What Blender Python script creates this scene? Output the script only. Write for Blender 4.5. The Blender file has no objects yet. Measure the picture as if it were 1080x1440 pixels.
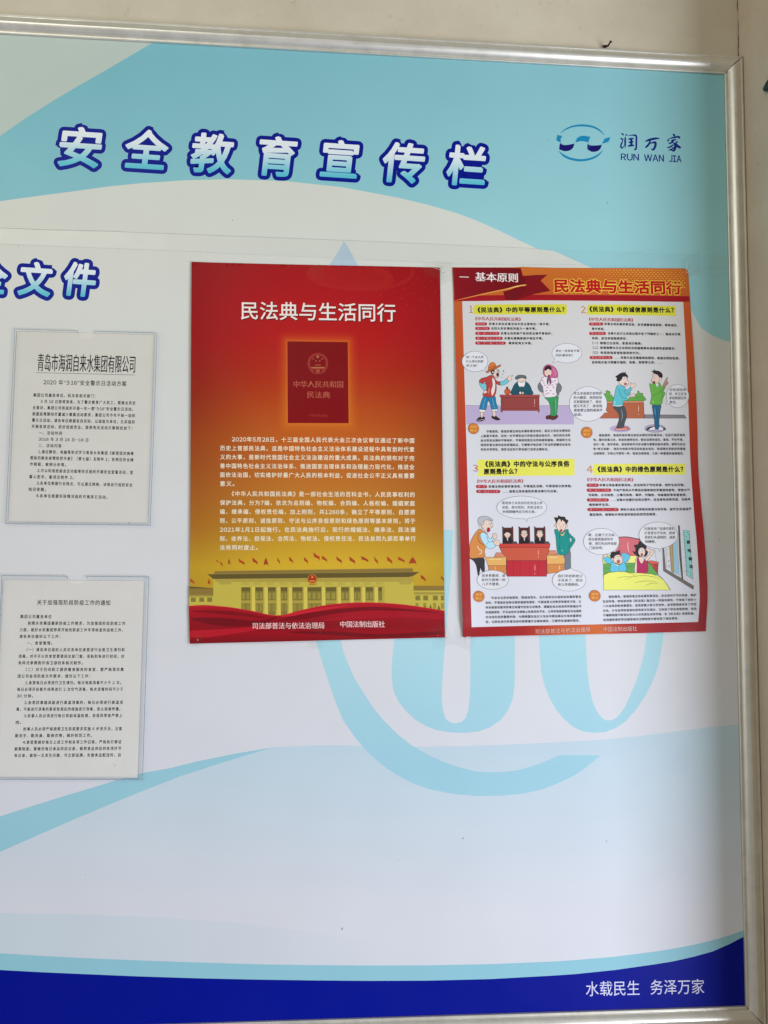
import bpy, bmesh, math, random
import numpy as np
from mathutils import Vector, Matrix
from mathutils.geometry import tessellate_polygon
random.seed(4); rng = np.random.default_rng(4)
SC = bpy.context.scene
COL = SC.collection

# ------------------------------------------------------------------ camera
F, D, CZ = 1082.0, 1.2, 1.5
def rot(rx, ry, rz):
    cx, sx, cy, sy, cz, sz = math.cos(rx), math.sin(rx), math.cos(ry), math.sin(ry), math.cos(rz), math.sin(rz)
    return np.array([[cz,-sz,0],[sz,cz,0],[0,0,1]]) @ np.array([[cy,0,sy],[0,1,0],[-sy,0,cy]]) @ np.array([[1,0,0],[0,cx,-sx],[0,sx,cx]])
R = rot(0.06964997, 0.07079659, -0.00937269)
W = np.array([[1,0,0],[0,0,1],[0,-1,0]]) @ R            # image axes (right, down, forward) in world axes
cam = bpy.data.cameras.new('camera'); co = bpy.data.objects.new('camera', cam); COL.objects.link(co)
M = Matrix(((W[0,0], -W[0,1], -W[0,2], 0), (W[1,0], -W[1,1], -W[1,2], -D), (W[2,0], -W[2,1], -W[2,2], CZ), (0,0,0,1)))
co.matrix_world = M
cam.sensor_fit = 'HORIZONTAL'; cam.sensor_width = 36; cam.lens = 36*F/1080
cam.clip_start = 0.02; cam.clip_end = 100
SC.camera = co

# ------------------------------------------------------------------ light of the room
SC.view_settings.view_transform = 'Standard'; SC.view_settings.look = 'None'
SC.view_settings.exposure = 0; SC.view_settings.gamma = 1
world = bpy.data.worlds.new('World'); SC.world = world; world.use_nodes = True
nt = world.node_tree; bg = nt.nodes['Background']
tc = nt.nodes.new('ShaderNodeTexCoord'); sp = nt.nodes.new('ShaderNodeSeparateXYZ'); cr = nt.nodes.new('ShaderNodeValToRGB')
mr = nt.nodes.new('ShaderNodeMapRange'); mr.inputs[1].default_value = -1; mr.inputs[2].default_value = 1
nt.links.new(tc.outputs['Generated'], sp.inputs[0]); nt.links.new(sp.outputs['Z'], mr.inputs[0])
nt.links.new(mr.outputs[0], cr.inputs[0]); nt.links.new(cr.outputs[0], bg.inputs[0])
e = cr.color_ramp.elements; e[0].position = 0.1; e[0].color = (.70,.66,.70,1); e[1].position = .9; e[1].color = (.78,.82,.66,1)
bg.inputs[1].default_value = 0.29
def area(name, loc, target, sx, sy, power, color):
    l = bpy.data.lights.new(name, 'AREA'); l.shape = 'RECTANGLE'; l.size = sx; l.size_y = sy; l.energy = power; l.color = color
    o = bpy.data.objects.new(name, l); COL.objects.link(o); o.location = loc
    o.rotation_euler = (Vector(target)-Vector(loc)).to_track_quat('-Z', 'Y').to_euler()
    return o
area('window_light', (2.1, -2.1, 0.70), (0.1, 0, 1.3), 1.5, 1.5, 84, (0.84, 0.89, 1.0))
area('left_fill_light', (-2.6, -1.3, 1.5), (0.2, 0, 1.5), 0.8, 1.6, 11, (1.0, 0.97, 0.92))  # added fill, no known source: brightens the left facets of the rails
area('ceiling_light', (-1.3, -1.9, 3.0), (-.2, 0, 1.7), 1.4, 0.9, 16, (1.0, 0.98, 0.84))

# ------------------------------------------------------------------ helpers
def ray(px, py):
    d = np.stack([(np.asarray(px, float)-540)/F, (np.asarray(py, float)-720)/F, np.ones_like(np.asarray(px, float))])
    return W @ d
def plane(px, py, y=0.0):
    """photo pixel -> world X, Z on the vertical plane at depth y"""
    d = ray(px, py); t = (D+y)/d[1]
    return d[0]*t, CZ + d[2]*t
def s2l(c):
    c = np.asarray(c, float)/255.0
    return np.where(c <= .04045, c/12.92, ((c+.055)/1.055)**2.4)
K = 1.15
def ink(c, k=None): return np.clip(s2l(c)*(k or K), 0, .93)

def empty(name, label, cat, loc=(0,0,0), group=None):
    o = bpy.data.objects.new(name, None); COL.objects.link(o); o.location = loc; o.empty_display_size = .05
    o['label'] = label; o['category'] = cat
    if group: o['group'] = group
    return o
def link(name, me, parent=None, mat=None, label=None):
    o = bpy.data.objects.new(name, me); COL.objects.link(o)
    if mat: me.materials.append(mat)
    if parent: o.parent = parent; o.matrix_parent_inverse = Matrix.Translation(parent.location).inverted()
    if label: o['label'] = label
    return o
def mesh_of(verts, faces, smooth=False):
    me = bpy.data.meshes.new('mesh'); me.from_pydata([tuple(v) for v in verts], [], faces); me.update()
    if smooth: me.polygons.foreach_set('use_smooth', [True]*len(me.polygons))
    return me

# ------------------------------------------------------------------ materials
def newmat(name):
    m = bpy.data.materials.new(name); m.use_nodes = True
    return m, m.node_tree, m.node_tree.nodes['Principled BSDF']
def N(nt, typ, **kw):
    n = nt.nodes.new(typ)
    for k, v in kw.items():
        if k.startswith('i_'): n.inputs[k[2:]].default_value = v
        else: setattr(n, k, v)
    return n
def print_mat(name, rough, spec=.5, bump=.02, bscale=700, wave=0.0, wscale=6, mottle=.03):
    m, nt, b = newmat(name); L = nt.links.new
    a = N(nt, 'ShaderNodeAttribute', attribute_name='ink')
    geo = N(nt, 'ShaderNodeNewGeometry')
    n1 = N(nt, 'ShaderNodeTexNoise'); n1.inputs['Scale'].default_value = 9; n1.inputs['Detail'].default_value = 5
    L(geo.outputs['Position'], n1.inputs['Vector'])
    r1 = N(nt, 'ShaderNodeMapRange'); r1.inputs[1].default_value=.3; r1.inputs[2].default_value=.7; r1.inputs[3].default_value = 1-mottle; r1.inputs[4].default_value = 1
    L(n1.outputs[0], r1.inputs[0])
    mx = N(nt, 'ShaderNodeMix', data_type='RGBA', blend_type='MULTIPLY'); mx.inputs[0].default_value = 1
    L(a.outputs['Color'], mx.inputs[6]); L(r1.outputs[0], mx.inputs[7])
    L(mx.outputs[2], b.inputs['Base Color'])
    b.inputs['Specular IOR Level'].default_value = spec
    n2 = N(nt, 'ShaderNodeTexNoise'); n2.inputs['Scale'].default_value = bscale; n2.inputs['Detail'].default_value = 2
    L(geo.outputs['Position'], n2.inputs['Vector'])
    n4 = N(nt, 'ShaderNodeTexNoise'); n4.inputs['Scale'].default_value = 14; n4.inputs['Detail'].default_value = 6
    L(geo.outputs['Position'], n4.inputs['Vector'])
    r4 = N(nt, 'ShaderNodeMapRange'); r4.inputs[1].default_value=.35; r4.inputs[2].default_value=.7; r4.inputs[3].default_value = rough-.05; r4.inputs[4].default_value = rough+.1
    L(n4.outputs[0], r4.inputs[0]); L(r4.outputs[0], b.inputs['Roughness'])
    bp = N(nt, 'ShaderNodeBump'); bp.inputs['Strength'].default_value = bump; bp.inputs['Distance'].default_value = .001
    L(n2.outputs[0], bp.inputs['Height'])
    if wave:
        n3 = N(nt, 'ShaderNodeTexNoise'); n3.inputs['Scale'].default_value = wscale; n3.inputs['Detail'].default_value = 2
        L(geo.outputs['Position'], n3.inputs['Vector'])
        b2 = N(nt, 'ShaderNodeBump'); b2.inputs['Strength'].default_value = 1; b2.inputs['Distance'].default_value = wave
        L(n3.outputs[0], b2.inputs['Height']); L(b2.outputs[0], bp.inputs['Normal'])
    L(bp.outputs[0], b.inputs['Normal'])
    return m
M_BOARD = print_mat('laminated_board_print', .45, .12, .05, 900, .0012, 3.0, .035)
M_POSTER = print_mat('coated_poster_print', .40, .2, .03, 900, .0009, 9, .02)
M_PAPER = print_mat('office_paper_print', .8, .1, .08, 700, .001, 10, .03)

def metal_mat():
    m, nt, b = newmat('brushed_aluminium'); L = nt.links.new
    uv = N(nt, 'ShaderNodeUVMap'); uv.uv_map = 'rail'
    mp = N(nt, 'ShaderNodeMapping'); mp.inputs['Scale'].default_value = (2, 1600, 1)
    L(uv.outputs[0], mp.inputs[0])
    n = N(nt, 'ShaderNodeTexNoise'); n.inputs['Scale'].default_value = 1; n.inputs['Detail'].default_value = 4; L(mp.outputs[0], n.inputs['Vector'])
    geo = N(nt, 'ShaderNodeNewGeometry')
    n2 = N(nt, 'ShaderNodeTexNoise'); n2.inputs['Scale'].default_value = 30; n2.inputs['Detail'].default_value = 7; n2.inputs['Roughness'].default_value=.7; L(geo.outputs['Position'], n2.inputs['Vector'])
    ad = N(nt, 'ShaderNodeMath', operation='MULTIPLY_ADD'); ad.inputs[1].default_value = .5; L(n.outputs[0], ad.inputs[0])
    ml = N(nt, 'ShaderNodeMath', operation='MULTIPLY'); ml.inputs[1].default_value = .5; L(n2.outputs[0], ml.inputs[0]); L(ml.outputs[0], ad.inputs[2])
    r = N(nt, 'ShaderNodeMapRange'); r.inputs[1].default_value=.35; r.inputs[2].default_value=.65; r.inputs[3].default_value=.34; r.inputs[4].default_value=.46
    L(ad.outputs[0], r.inputs[0]); L(r.outputs[0], b.inputs['Roughness'])
    c = N(nt, 'ShaderNodeValToRGB'); c.color_ramp.elements[0].position=.36; c.color_ramp.elements[0].color=(.68,.65,.585,1); c.color_ramp.elements[1].position=.55; c.color_ramp.elements[1].color=(.82,.79,.72,1)
    L(ad.outputs[0], c.inputs[0]); L(c.outputs[0], b.inputs['Base Color'])
    b.inputs['Metallic'].default_value = .62
    bp = N(nt, 'ShaderNodeBump'); bp.inputs['Strength'].default_value=.12; bp.inputs['Distance'].default_value=.0006
    L(n2.outputs[0], bp.inputs['Height']); L(bp.outputs[0], b.inputs['Normal'])
    return m
M_METAL = metal_mat()

def wall_mat(name, c0, c1):
    m, nt, b = newmat(name); L = nt.links.new
    geo = N(nt, 'ShaderNodeNewGeometry')
    n = N(nt, 'ShaderNodeTexNoise'); n.inputs['Scale'].default_value = 5; n.inputs['Detail'].default_value = 8; n.inputs['Roughness'].default_value=.6; L(geo.outputs['Position'], n.inputs['Vector'])
    c = N(nt, 'ShaderNodeValToRGB'); c.color_ramp.elements[0].position=.32; c.color_ramp.elements[0].color=(*c0,1); c.color_ramp.elements[1].position=.62; c.color_ramp.elements[1].color=(*c1,1)
    L(n.outputs[0], c.inputs[0])
    n3 = N(nt, 'ShaderNodeTexNoise'); n3.inputs['Scale'].default_value = 60; n3.inputs['Detail'].default_value = 6; L(geo.outputs['Position'], n3.inputs['Vector'])
    r3 = N(nt, 'ShaderNodeMapRange'); r3.inputs[1].default_value=.66; r3.inputs[2].default_value=.76; r3.inputs[3].default_value=0; r3.inputs[4].default_value=.35; L(n3.outputs[0], r3.inputs[0])
    mx = N(nt, 'ShaderNodeMix', data_type='RGBA'); L(r3.outputs[0], mx.inputs[0]); L(c.outputs[0], mx.inputs[6]); mx.inputs[7].default_value=(.30,.24,.16,1)
    L(mx.outputs[2], b.inputs['Base Color'])
    b.inputs['Roughness'].default_value = .8; b.inputs['Specular IOR Level'].default_value=.25
    n2 = N(nt, 'ShaderNodeTexNoise'); n2.inputs['Scale'].default_value = 220; n2.inputs['Detail'].default_value = 5; L(geo.outputs['Position'], n2.inputs['Vector'])
    bp = N(nt, 'ShaderNodeBump'); bp.inputs['Strength'].default_value=.22; bp.inputs['Distance'].default_value=.0015
    L(n2.outputs[0], bp.inputs['Height'])
    n5 = N(nt, 'ShaderNodeTexNoise'); n5.inputs['Scale'].default_value = 22; n5.inputs['Detail'].default_value = 3; L(geo.outputs['Position'], n5.inputs['Vector'])
    b5 = N(nt, 'ShaderNodeBump'); b5.inputs['Strength'].default_value=.5; b5.inputs['Distance'].default_value=.003; L(n5.outputs[0], b5.inputs['Height']); L(b5.outputs[0], bp.inputs['Normal'])
    L(bp.outputs[0], b.inputs['Normal'])
    return m
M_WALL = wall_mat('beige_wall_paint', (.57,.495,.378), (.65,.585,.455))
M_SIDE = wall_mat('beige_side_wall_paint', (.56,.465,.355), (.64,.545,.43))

def plain(name, rgb, rough=.5, metal=0, spec=.5, noise=.15):
    m, nt, b = newmat(name); L = nt.links.new
    geo = N(nt, 'ShaderNodeNewGeometry'); n = N(nt, 'ShaderNodeTexNoise'); n.inputs['Scale'].default_value = 300; n.inputs['Detail'].default_value=4
    L(geo.outputs['Position'], n.inputs['Vector'])
    c = N(nt, 'ShaderNodeValToRGB'); a = np.array(rgb)
    c.color_ramp.elements[0].position=.3; c.color_ramp.elements[0].color=(*(a*(1-noise)),1); c.color_ramp.elements[1].position=.7; c.color_ramp.elements[1].color=(*np.clip(a*(1+noise),0,1),1)
    L(n.outputs[0], c.inputs[0]); L(c.outputs[0], b.inputs['Base Color'])
    b.inputs['Roughness'].default_value=rough; b.inputs['Metallic'].default_value=metal; b.inputs['Specular IOR Level'].default_value=spec
    return m
def clear_mat(name, tint, gloss, rough=.08, bump=0.0):
    """thin clear plastic: lets light straight through and adds a faint sheen"""
    m, nt, b = newmat(name); L = nt.links.new
    nt.nodes.remove(b); out = nt.nodes['Material Output']
    t = N(nt, 'ShaderNodeBsdfTransparent'); t.inputs[0].default_value = (*tint, 1)
    g = N(nt, 'ShaderNodeBsdfGlossy'); g.inputs['Roughness'].default_value = rough
    geo = N(nt, 'ShaderNodeNewGeometry'); n = N(nt, 'ShaderNodeTexNoise'); n.inputs['Scale'].default_value = 35; n.inputs['Detail'].default_value = 5
    L(geo.outputs['Position'], n.inputs['Vector'])
    r = N(nt, 'ShaderNodeMapRange'); r.inputs[1].default_value=.3; r.inputs[2].default_value=.7; r.inputs[3].default_value=gloss*.6; r.inputs[4].default_value=gloss*1.4
    L(n.outputs[0], r.inputs[0])
    if bump:
        bp = N(nt, 'ShaderNodeBump'); bp.inputs['Strength'].default_value=1; bp.inputs['Distance'].default_value=bump; L(n.outputs[0], bp.inputs['Height']); L(bp.outputs[0], g.inputs['Normal'])
    x = N(nt, 'ShaderNodeMixShader'); L(r.outputs[0], x.inputs[0]); L(t.outputs[0], x.inputs[1]); L(g.outputs[0], x.inputs[2]); L(x.outputs[0], out.inputs[0])
    return m
M_CLEAR = clear_mat('clear_acrylic', (.985,.988,.985), .03, .12)
M_TAPE = clear_mat('clear_tape', (.988,.988,.984), .032, .2, .0012)
M_FILM = clear_mat('clear_film', (.997,.997,.995), .03, .30, .0006)
M_EDGE = plain('acrylic_edge', (.27,.35,.45), .25, 0, .6, .2)
M_EDGE2 = plain('acrylic_edge_pale', (.60,.66,.70), .25, 0, .6, .15)
M_DARK = plain('black_plastic', (.012,.014,.013), .35, 0, .5, .3)
M_RUST = plain('rusty_steel', (.035,.022,.015), .6, .4, .4, .5)
M_CRACK = plain('crack_shadow_dirt', (.07,.055,.04), .95, 0, .1, .4)
M_JOINT = plain('dark_joint_gap', (.015,.013,.01), .9, 0, .1, .3)

# ------------------------------------------------------------------ printing kit
class Surface:
    """a sheet hung on the wall plane: base depth y0, relief h(px,py) sampled on a triangulated grid, lean of its uprights"""
    def __init__(s, y0, h=None, step=9.0, rotn=0.0, warp=None):
        s.y0, s.hf, s.st, s.rot, s.warp = y0, h, step, rotn, warp
    def lean(s, x): return (x-690)/15000 + s.rot
    def h(s, x, y):
        if s.hf is None: return np.zeros_like(x)
        st = s.st; i = np.floor(x/st); j = np.floor(y/st); fx = x/st-i; fy = y/st-j
        h00, h10, h01, h11 = s.hf(i*st, j*st), s.hf((i+1)*st, j*st), s.hf(i*st, (j+1)*st), s.hf((i+1)*st, (j+1)*st)
        return np.where(fx+fy <= 1, h00+fx*(h10-h00)+fy*(h01-h00), h11+(1-fx)*(h01-h11)+(1-fy)*(h10-h11))
    def world(s, x, y, off):
        if s.warp is not None: x, y = s.warp(x, y)
        X, Z = plane(x, y, s.y0)
        hh = s.h(x, y)
        return np.stack([X, s.y0 - hh - off, Z], 1)
    def normals(s, x, y):
        if s.hf is None: return None
        e = 2.0; k = D/F
        gx = (s.hf(x+e, y)-s.hf(x-e, y))/(2*e*k); gz = -(s.hf(x, y+e)-s.hf(x, y-e))/(2*e*k)
        n = np.stack([-gx, -np.ones_like(gx), -gz], 1)
        return n/np.linalg.norm(n, axis=1)[:, None]

def catmull(P, closed=True, n=5):
    P = [np.array(p, float) for p in P]; out = []; m = len(P)
    rngi = range(m) if closed else range(m-1)
    for i in rngi:
        p0 = P[(i-1) % m] if closed or i > 0 else P[i]; p1 = P[i]; p2 = P[(i+1) % m]
        p3 = P[(i+2) % m] if closed or i+2 < m else p2
        for k in range(n):
            t = k/n
            out.append(.5*((2*p1)+(-p0+p2)*t+(2*p0-5*p1+4*p2-p3)*t*t+(-p0+3*p1-3*p2+p3)*t**3))
    if not closed: out.append(P[-1])
    return out
def ell(cx, cy, rx, ry, n=28, a0=0, a1=360, tilt=0):
    t = np.radians(np.linspace(a0, a1, n, endpoint=(a1-a0) % 360 != 0)); ct, st = math.cos(math.radians(tilt)), math.sin(math.radians(tilt))
    return [(cx+rx*math.cos(a)*ct-ry*math.sin(a)*st, cy+rx*math.cos(a)*st+ry*math.sin(a)*ct) for a in t]
def star(cx, cy, r, r2=None, rotd=-90, sy=1.0):
    r2 = r2 or r*.382
    return [(cx+(r if i % 2 == 0 else r2)*math.cos(math.radians(rotd+36*i)), cy+sy*(r if i % 2 == 0 else r2)*math.sin(math.radians(rotd+36*i))) for i in range(10)]

_glyph = {}
def char_mesh(ch, res):
    key = (ch, res)
    if key in _glyph: return _glyph[key]
    c = bpy.data.curves.new('lettering', 'FONT'); c.body = ch; c.resolution_u = res
    o = bpy.data.objects.new('lettering', c); COL.objects.link(o)
    bpy.context.view_layer.update()
    me = bpy.data.meshes.new_from_object(o.evaluated_get(bpy.context.evaluated_depsgraph_get()))
    v = np.zeros(len(me.vertices)*3); me.vertices.foreach_get('co', v); v = v.reshape(-1, 3)[:, :2].copy()
    f = [tuple(p.vertices) for p in me.polygons]
    bpy.data.objects.remove(o); bpy.data.curves.remove(c); bpy.data.meshes.remove(me)
    _glyph[key] = (v, f)
    return v, f
def advance(ch):
    if ch == ' ': return .33
    if 33 <= ord(ch) <= 126 or ch in '“”·': return None
    return 1.0
def glyph_mesh(s, res, offset=0, shear=0, g=1.0):
    """one run of text laid out sign by sign; latin letters and figures take the wide forms, set close"""
    V, Fc, x, off = [], [], 0.0, 0
    for ch in s:
        if ch == ' ': x += .33; continue
        if ch == '\u3000': x += 1.0; continue
        narrow = advance(ch) is None
        v, f = char_mesh(chr(ord(ch)+0xFEE0) if 33 <= ord(ch) <= 126 else ch, res)
        if not len(v): x += 1.0; continue
        v = v.copy()
        if narrow:
            w = v[:, 0].max()-v[:, 0].min(); v[:, 0] -= v[:, 0].min(); lead = .05 if ch not in '“”' else .08
            v[:, 0] += x+lead; x += w+2*lead
        else: v[:, 0] = (v[:, 0]-.5)*g+.5+x; x += 1.0
        if g != 1.0: v[:, 1] = (v[:, 1]-.357)*g+.357
        V.append(v); Fc += [tuple(i+off for i in q) for q in f]; off += len(v)
    if not V: return np.zeros((0, 2)), []
    v = np.vstack(V)
    if shear: v[:, 0] += v[:, 1]*shear
    return v, Fc

class Print:
    LV = 2e-6
    def __init__(s, surf, base=1e-5, clip=None): s.surf, s.lv, s.base, s.items, s.clip = surf, 0, base, [], clip
    def _add(s, v, f, col, cut, z=None, cstep=None):
        v = np.asarray(v, float)
        if not len(v): return
        s.items.append((v, f, col, s.lv, cut, np.zeros(len(v)) if z is None else z, cstep))
    def poly(s, pts, col, smooth=False, T=None, cut=True, line=None, lw=.55, n=4, holes=None, cstep=None):
        if T: pts = [T(p) for p in pts]
        if smooth: pts = catmull(pts, True, n)
        loops = [[Vector((p[0], p[1], 0)) for p in pts]]
        if holes:
            for hpts in holes:
                if T: hpts = [T(p) for p in hpts]
                loops.append([Vector((p[0], p[1], 0)) for p in (catmull(hpts, True, n) if smooth else hpts)])
        tri = tessellate_polygon(loops)
        allp = [(p.x, p.y) for l in loops for p in l]
        s._add(allp, [tuple(t) for t in tri], col, cut, None, cstep); s.lv += 1
        if line is not None: s.line(pts, lw, line, True, cut=cut)
    def line(s, pts, w, col, closed=False, smooth=False, T=None, taper=False, cut=True, n=4):
        if T: pts = [T(p) for p in pts]
        if smooth: pts = catmull(pts, closed, n)
        P = np.array([p for i, p in enumerate(pts) if i == 0 or math.hypot(p[0]-pts[i-1][0], p[1]-pts[i-1][1]) > 1e-3], float); m = len(P)
        if m < 2: return
        if closed: d = np.roll(P, -1, 0)-P; dp = P-np.roll(P, 1, 0)
        else:
            d = np.vstack([P[1:]-P[:-1], P[-1]-P[-2]]); dp = np.vstack([P[1]-P[0], P[1:]-P[:-1]])
        u = d/np.maximum(np.linalg.norm(d, axis=1), 1e-6)[:, None]; up = dp/np.maximum(np.linalg.norm(dp, axis=1), 1e-6)[:, None]
        t = u+up; ln = np.linalg.norm(t, axis=1); t = np.where(ln[:, None] < .3, u, t/np.maximum(ln, 1e-6)[:, None])
        c = np.maximum((t*u).sum(1), .5)[:, None]; nn = np.stack([-t[:, 1], t[:, 0]], 1)/c
        ww = np.full((m, 1), w/2)
        if taper: ww[:, 0] *= np.clip(np.sin(np.linspace(.12, math.pi-.12, m))*1.2, .15, 1)
        v = np.vstack([P+nn*ww, P-nn*ww])
        f = [(i, (i+1) % m, m+(i+1) % m, m+i) for i in range(m if closed else m-1)]
        s._add(v, f, col, cut); s.lv += 1
    def text(s, t, xl, yl, xr, yr, col, em=None, cw=None, bold=0.0, dil=0.0, shear=0.0, res=1, serif=0.0, T=None, fit=True, lean=None, keep=False, g=1.0):
        """fit: the glyphs span (xl,yl)-(xr,yr) along their centre line; otherwise they start at (xl,yl) with advance cw px per em"""
        if T: (xl, yl), (xr, yr) = T((xl, yl)), T((xr, yr))
        v, f = glyph_mesh(t, res, 0, shear, g)
        if not len(v): return
        dx, dy = xr-xl, yr-yl; L = math.hypot(dx, dy); ux, uy = dx/L, dy/L
        if fit: u0, u1 = v[:, 0].min(), v[:, 0].max(); sc = L/(u1-u0)
        else: u0, sc = 0.0, cw
        em = em or sc; ln = s.surf.lean((xl+xr)/2) if lean is None else lean
        U = (v[:, 0]-u0)*sc; V = (v[:, 1]-.357)*em
        P = np.stack([xl+U*ux-ln*V, yl+U*uy-V], 1)
        cf = col if callable(col) else None
        if bold > 0 and dil == 0: dil = -bold*em
        if dil != 0:
            rounded = dil > 0; dil = abs(dil)
            cnt = {}
            for q in f:
                for a, b in zip(q, q[1:]+q[:1]):
                    k = (min(a, b), max(a, b)); cnt[k] = cnt.get(k, 0)+1
            ed = [k for k, c in cnt.items() if c == 1]
            vv = list(map(tuple, P)); ff = list(f); zz = [0.0]*len(vv); k8 = [(math.cos(a)*dil, math.sin(a)*dil) for a in np.radians(np.arange(0, 360, 30))]
            for i, (a, b) in enumerate(ed):
                pa, pb = P[a], P[b]; d = pb-pa; l = math.hypot(*d)
                nj = 61 if rounded else 19; z = 1e-6*(1+(i*2) % nj); z2 = 1e-6*(2+(i*2) % nj)
                if l > 1e-4:
                    nx, ny = -d[1]/l*dil, d[0]/l*dil; o = len(vv)
                    if not rounded: ex = d/l*dil*.6; pa = pa-ex; pb = pb+ex
                    vv += [(pa[0]+nx, pa[1]+ny), (pb[0]+nx, pb[1]+ny), (pb[0]-nx, pb[1]-ny), (pa[0]-nx, pa[1]-ny)]; zz += [z]*4; ff.append((o, o+1, o+2, o+3))
                if not rounded: continue
                o = len(vv); vv += [(pa[0]+q[0], pa[1]+q[1]) for q in k8]; zz += [z2]*12; ff.append(tuple(range(o, o+12)))
            s._add(vv, ff, col, False, np.array(zz)); s.lv += 34 if rounded else 12
        elif serif > 0:
            for k, sh in enumerate((-.5, 0, .5)):
                s._add(P+np.array([sh*serif, 0]), f, col, False); s.lv += 1
        else: s._add(P, f, col, False)
        if not keep: s.lv += 1
        return P
    def para(s, lines, a, b, c, d, n, col, em=None, T=None, **kw):
        """rows between first-row ends a, b and last-row ends c, d; n em per full row"""
        if T: a, b, c, d = map(T, (a, b, c, d))
        a, b, c, d = (np.array(p, float) for p in (a, b, c, d)); m = len(lines)
        for i, t in enumerate(lines):
            k = i/max(m-1, 1); l = a+(c-a)*k; r = b+(d-b)*k; L = np.linalg.norm(r-l); cw = L/n; uu = (r-l)/L
            ind = len(t)-len(t.lstrip('　')); t2 = t.lstrip('　')
            w = sum(1 if ord(ch) > 255 or ch in '“”' else .56 for ch in t2); l2 = l+uu*ind*cw
            r2 = r if abs(w+ind-n) < 2.6 else l2+uu*cw*w
            if t2[-1] in '，。、：；！）': r2 = r2-uu*cw*.55
            l0 = s.lv; s.text(t2, l2[0], l2[1], r2[0], r2[1], col, em=em or cw*1.0, keep=True, **kw); s.lv = l0
        s.lv += 12
    def build(s, name, parent, mat, label=None):
        V, Fc, C, Nn = [], [], [], []; off = 0
        for v, f, col, lv, cut, z, cstep in s.items:
            if (cut and (s.surf.hf is not None or cstep)) or (s.clip and len(v) < 400):
                bm = bmesh.new(); bv = [bm.verts.new((p[0], p[1], 0)) for p in v]
                for q in f:
                    if len(set(q)) > 2:
                        try: bm.faces.new([bv[i] for i in q])
                        except ValueError: pass
                if s.clip:
                    cc = s.clip
                    for a, b in zip(cc, cc[1:]+cc[:1]):
                        bmesh.ops.bisect_plane(bm, geom=bm.verts[:]+bm.edges[:]+bm.faces[:], plane_co=(a[0], a[1], 0), plane_no=(b[1]-a[1], -(b[0]-a[0]), 0), dist=1e-5, clear_outer=True)
                    if not bm.verts: bm.free(); continue
                    v = np.array([(q.co.x, q.co.y) for q in bm.verts])
                st = (cstep or s.surf.st) if cut and (s.surf.hf is not None or cstep) else 1e6
                x0, y0 = v.min(0); x1, y1 = v.max(0)
                pl = [((k*st, 0, 0), (1, 0, 0)) for k in range(int(math.floor(x0/st))+1, int(math.ceil(x1/st)))]
                pl += [((0, k*st, 0), (0, 1, 0)) for k in range(int(math.floor(y0/st))+1, int(math.ceil(y1/st)))]
                if s.surf.hf is not None:
                    pl += [((k*st, 0, 0), (1, 1, 0)) for k in range(int(math.floor((x0+y0)/st))+1, int(math.ceil((x1+y1)/st)))]
                for pc, pn in pl:
                    bmesh.ops.bisect_plane(bm, geom=bm.verts[:]+bm.edges[:]+bm.faces[:], plane_co=pc, plane_no=pn, dist=1e-5)
                bm.verts.index_update()
                v = np.array([(q.co.x, q.co.y) for q in bm.verts]); f = [tuple(w.index for w in q.verts) for q in bm.faces]; z = np.zeros(len(v)); bm.free()
            if not len(v): continue
            V.append(s.surf.world(v[:, 0], v[:, 1], s.base+lv*s.LV+z))
            nn = s.surf.normals(v[:, 0], v[:, 1])
            if nn is not None: Nn.append(nn)
            if callable(col): C.append(ink(col(v[:, 0], v[:, 1])))
            else: C.append(np.tile(ink(col), (len(v), 1)))
            Fc += [tuple(i+off for i in q) for q in f]; off += len(v)
        V = np.vstack(V); C = np.vstack(C)
        # wind every face towards the room (-Y)
        F2 = []
        for q in Fc:
            p = V[list(q)]; ar = 0.0
            for i in range(len(q)):
                j = (i+1) % len(q); ar += p[i, 0]*p[j, 2]-p[j, 0]*p[i, 2]
            F2.append(q if ar > 0 else q[::-1])
        me = mesh_of(V.tolist(), F2)
        at = me.color_attributes.new('ink', 'FLOAT_COLOR', 'POINT')
        at.data.foreach_set('color', np.hstack([C, np.ones((len(C), 1))]).astype(np.float32).ravel())
        if Nn:
            me.polygons.foreach_set('use_smooth', [True]*len(me.polygons))
            me.normals_split_custom_set_from_vertices(np.vstack(Nn).tolist())
        return link(name, me, parent, mat, label)
def TR(ox, oy, sc): return lambda p: (ox+p[0]/sc, oy+p[1]/sc)
def lerp(a, b, t):
    t = np.clip(t, 0, 1)[..., None]; return np.array(a)*(1-t)+np.array(b)*t
def ramp(t, stops):
    t = np.asarray(t, float); xs = [q[0] for q in stops]
    return np.stack([np.interp(t, xs, [q[1][k] for q in stops]) for k in range(3)], -1)

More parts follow.
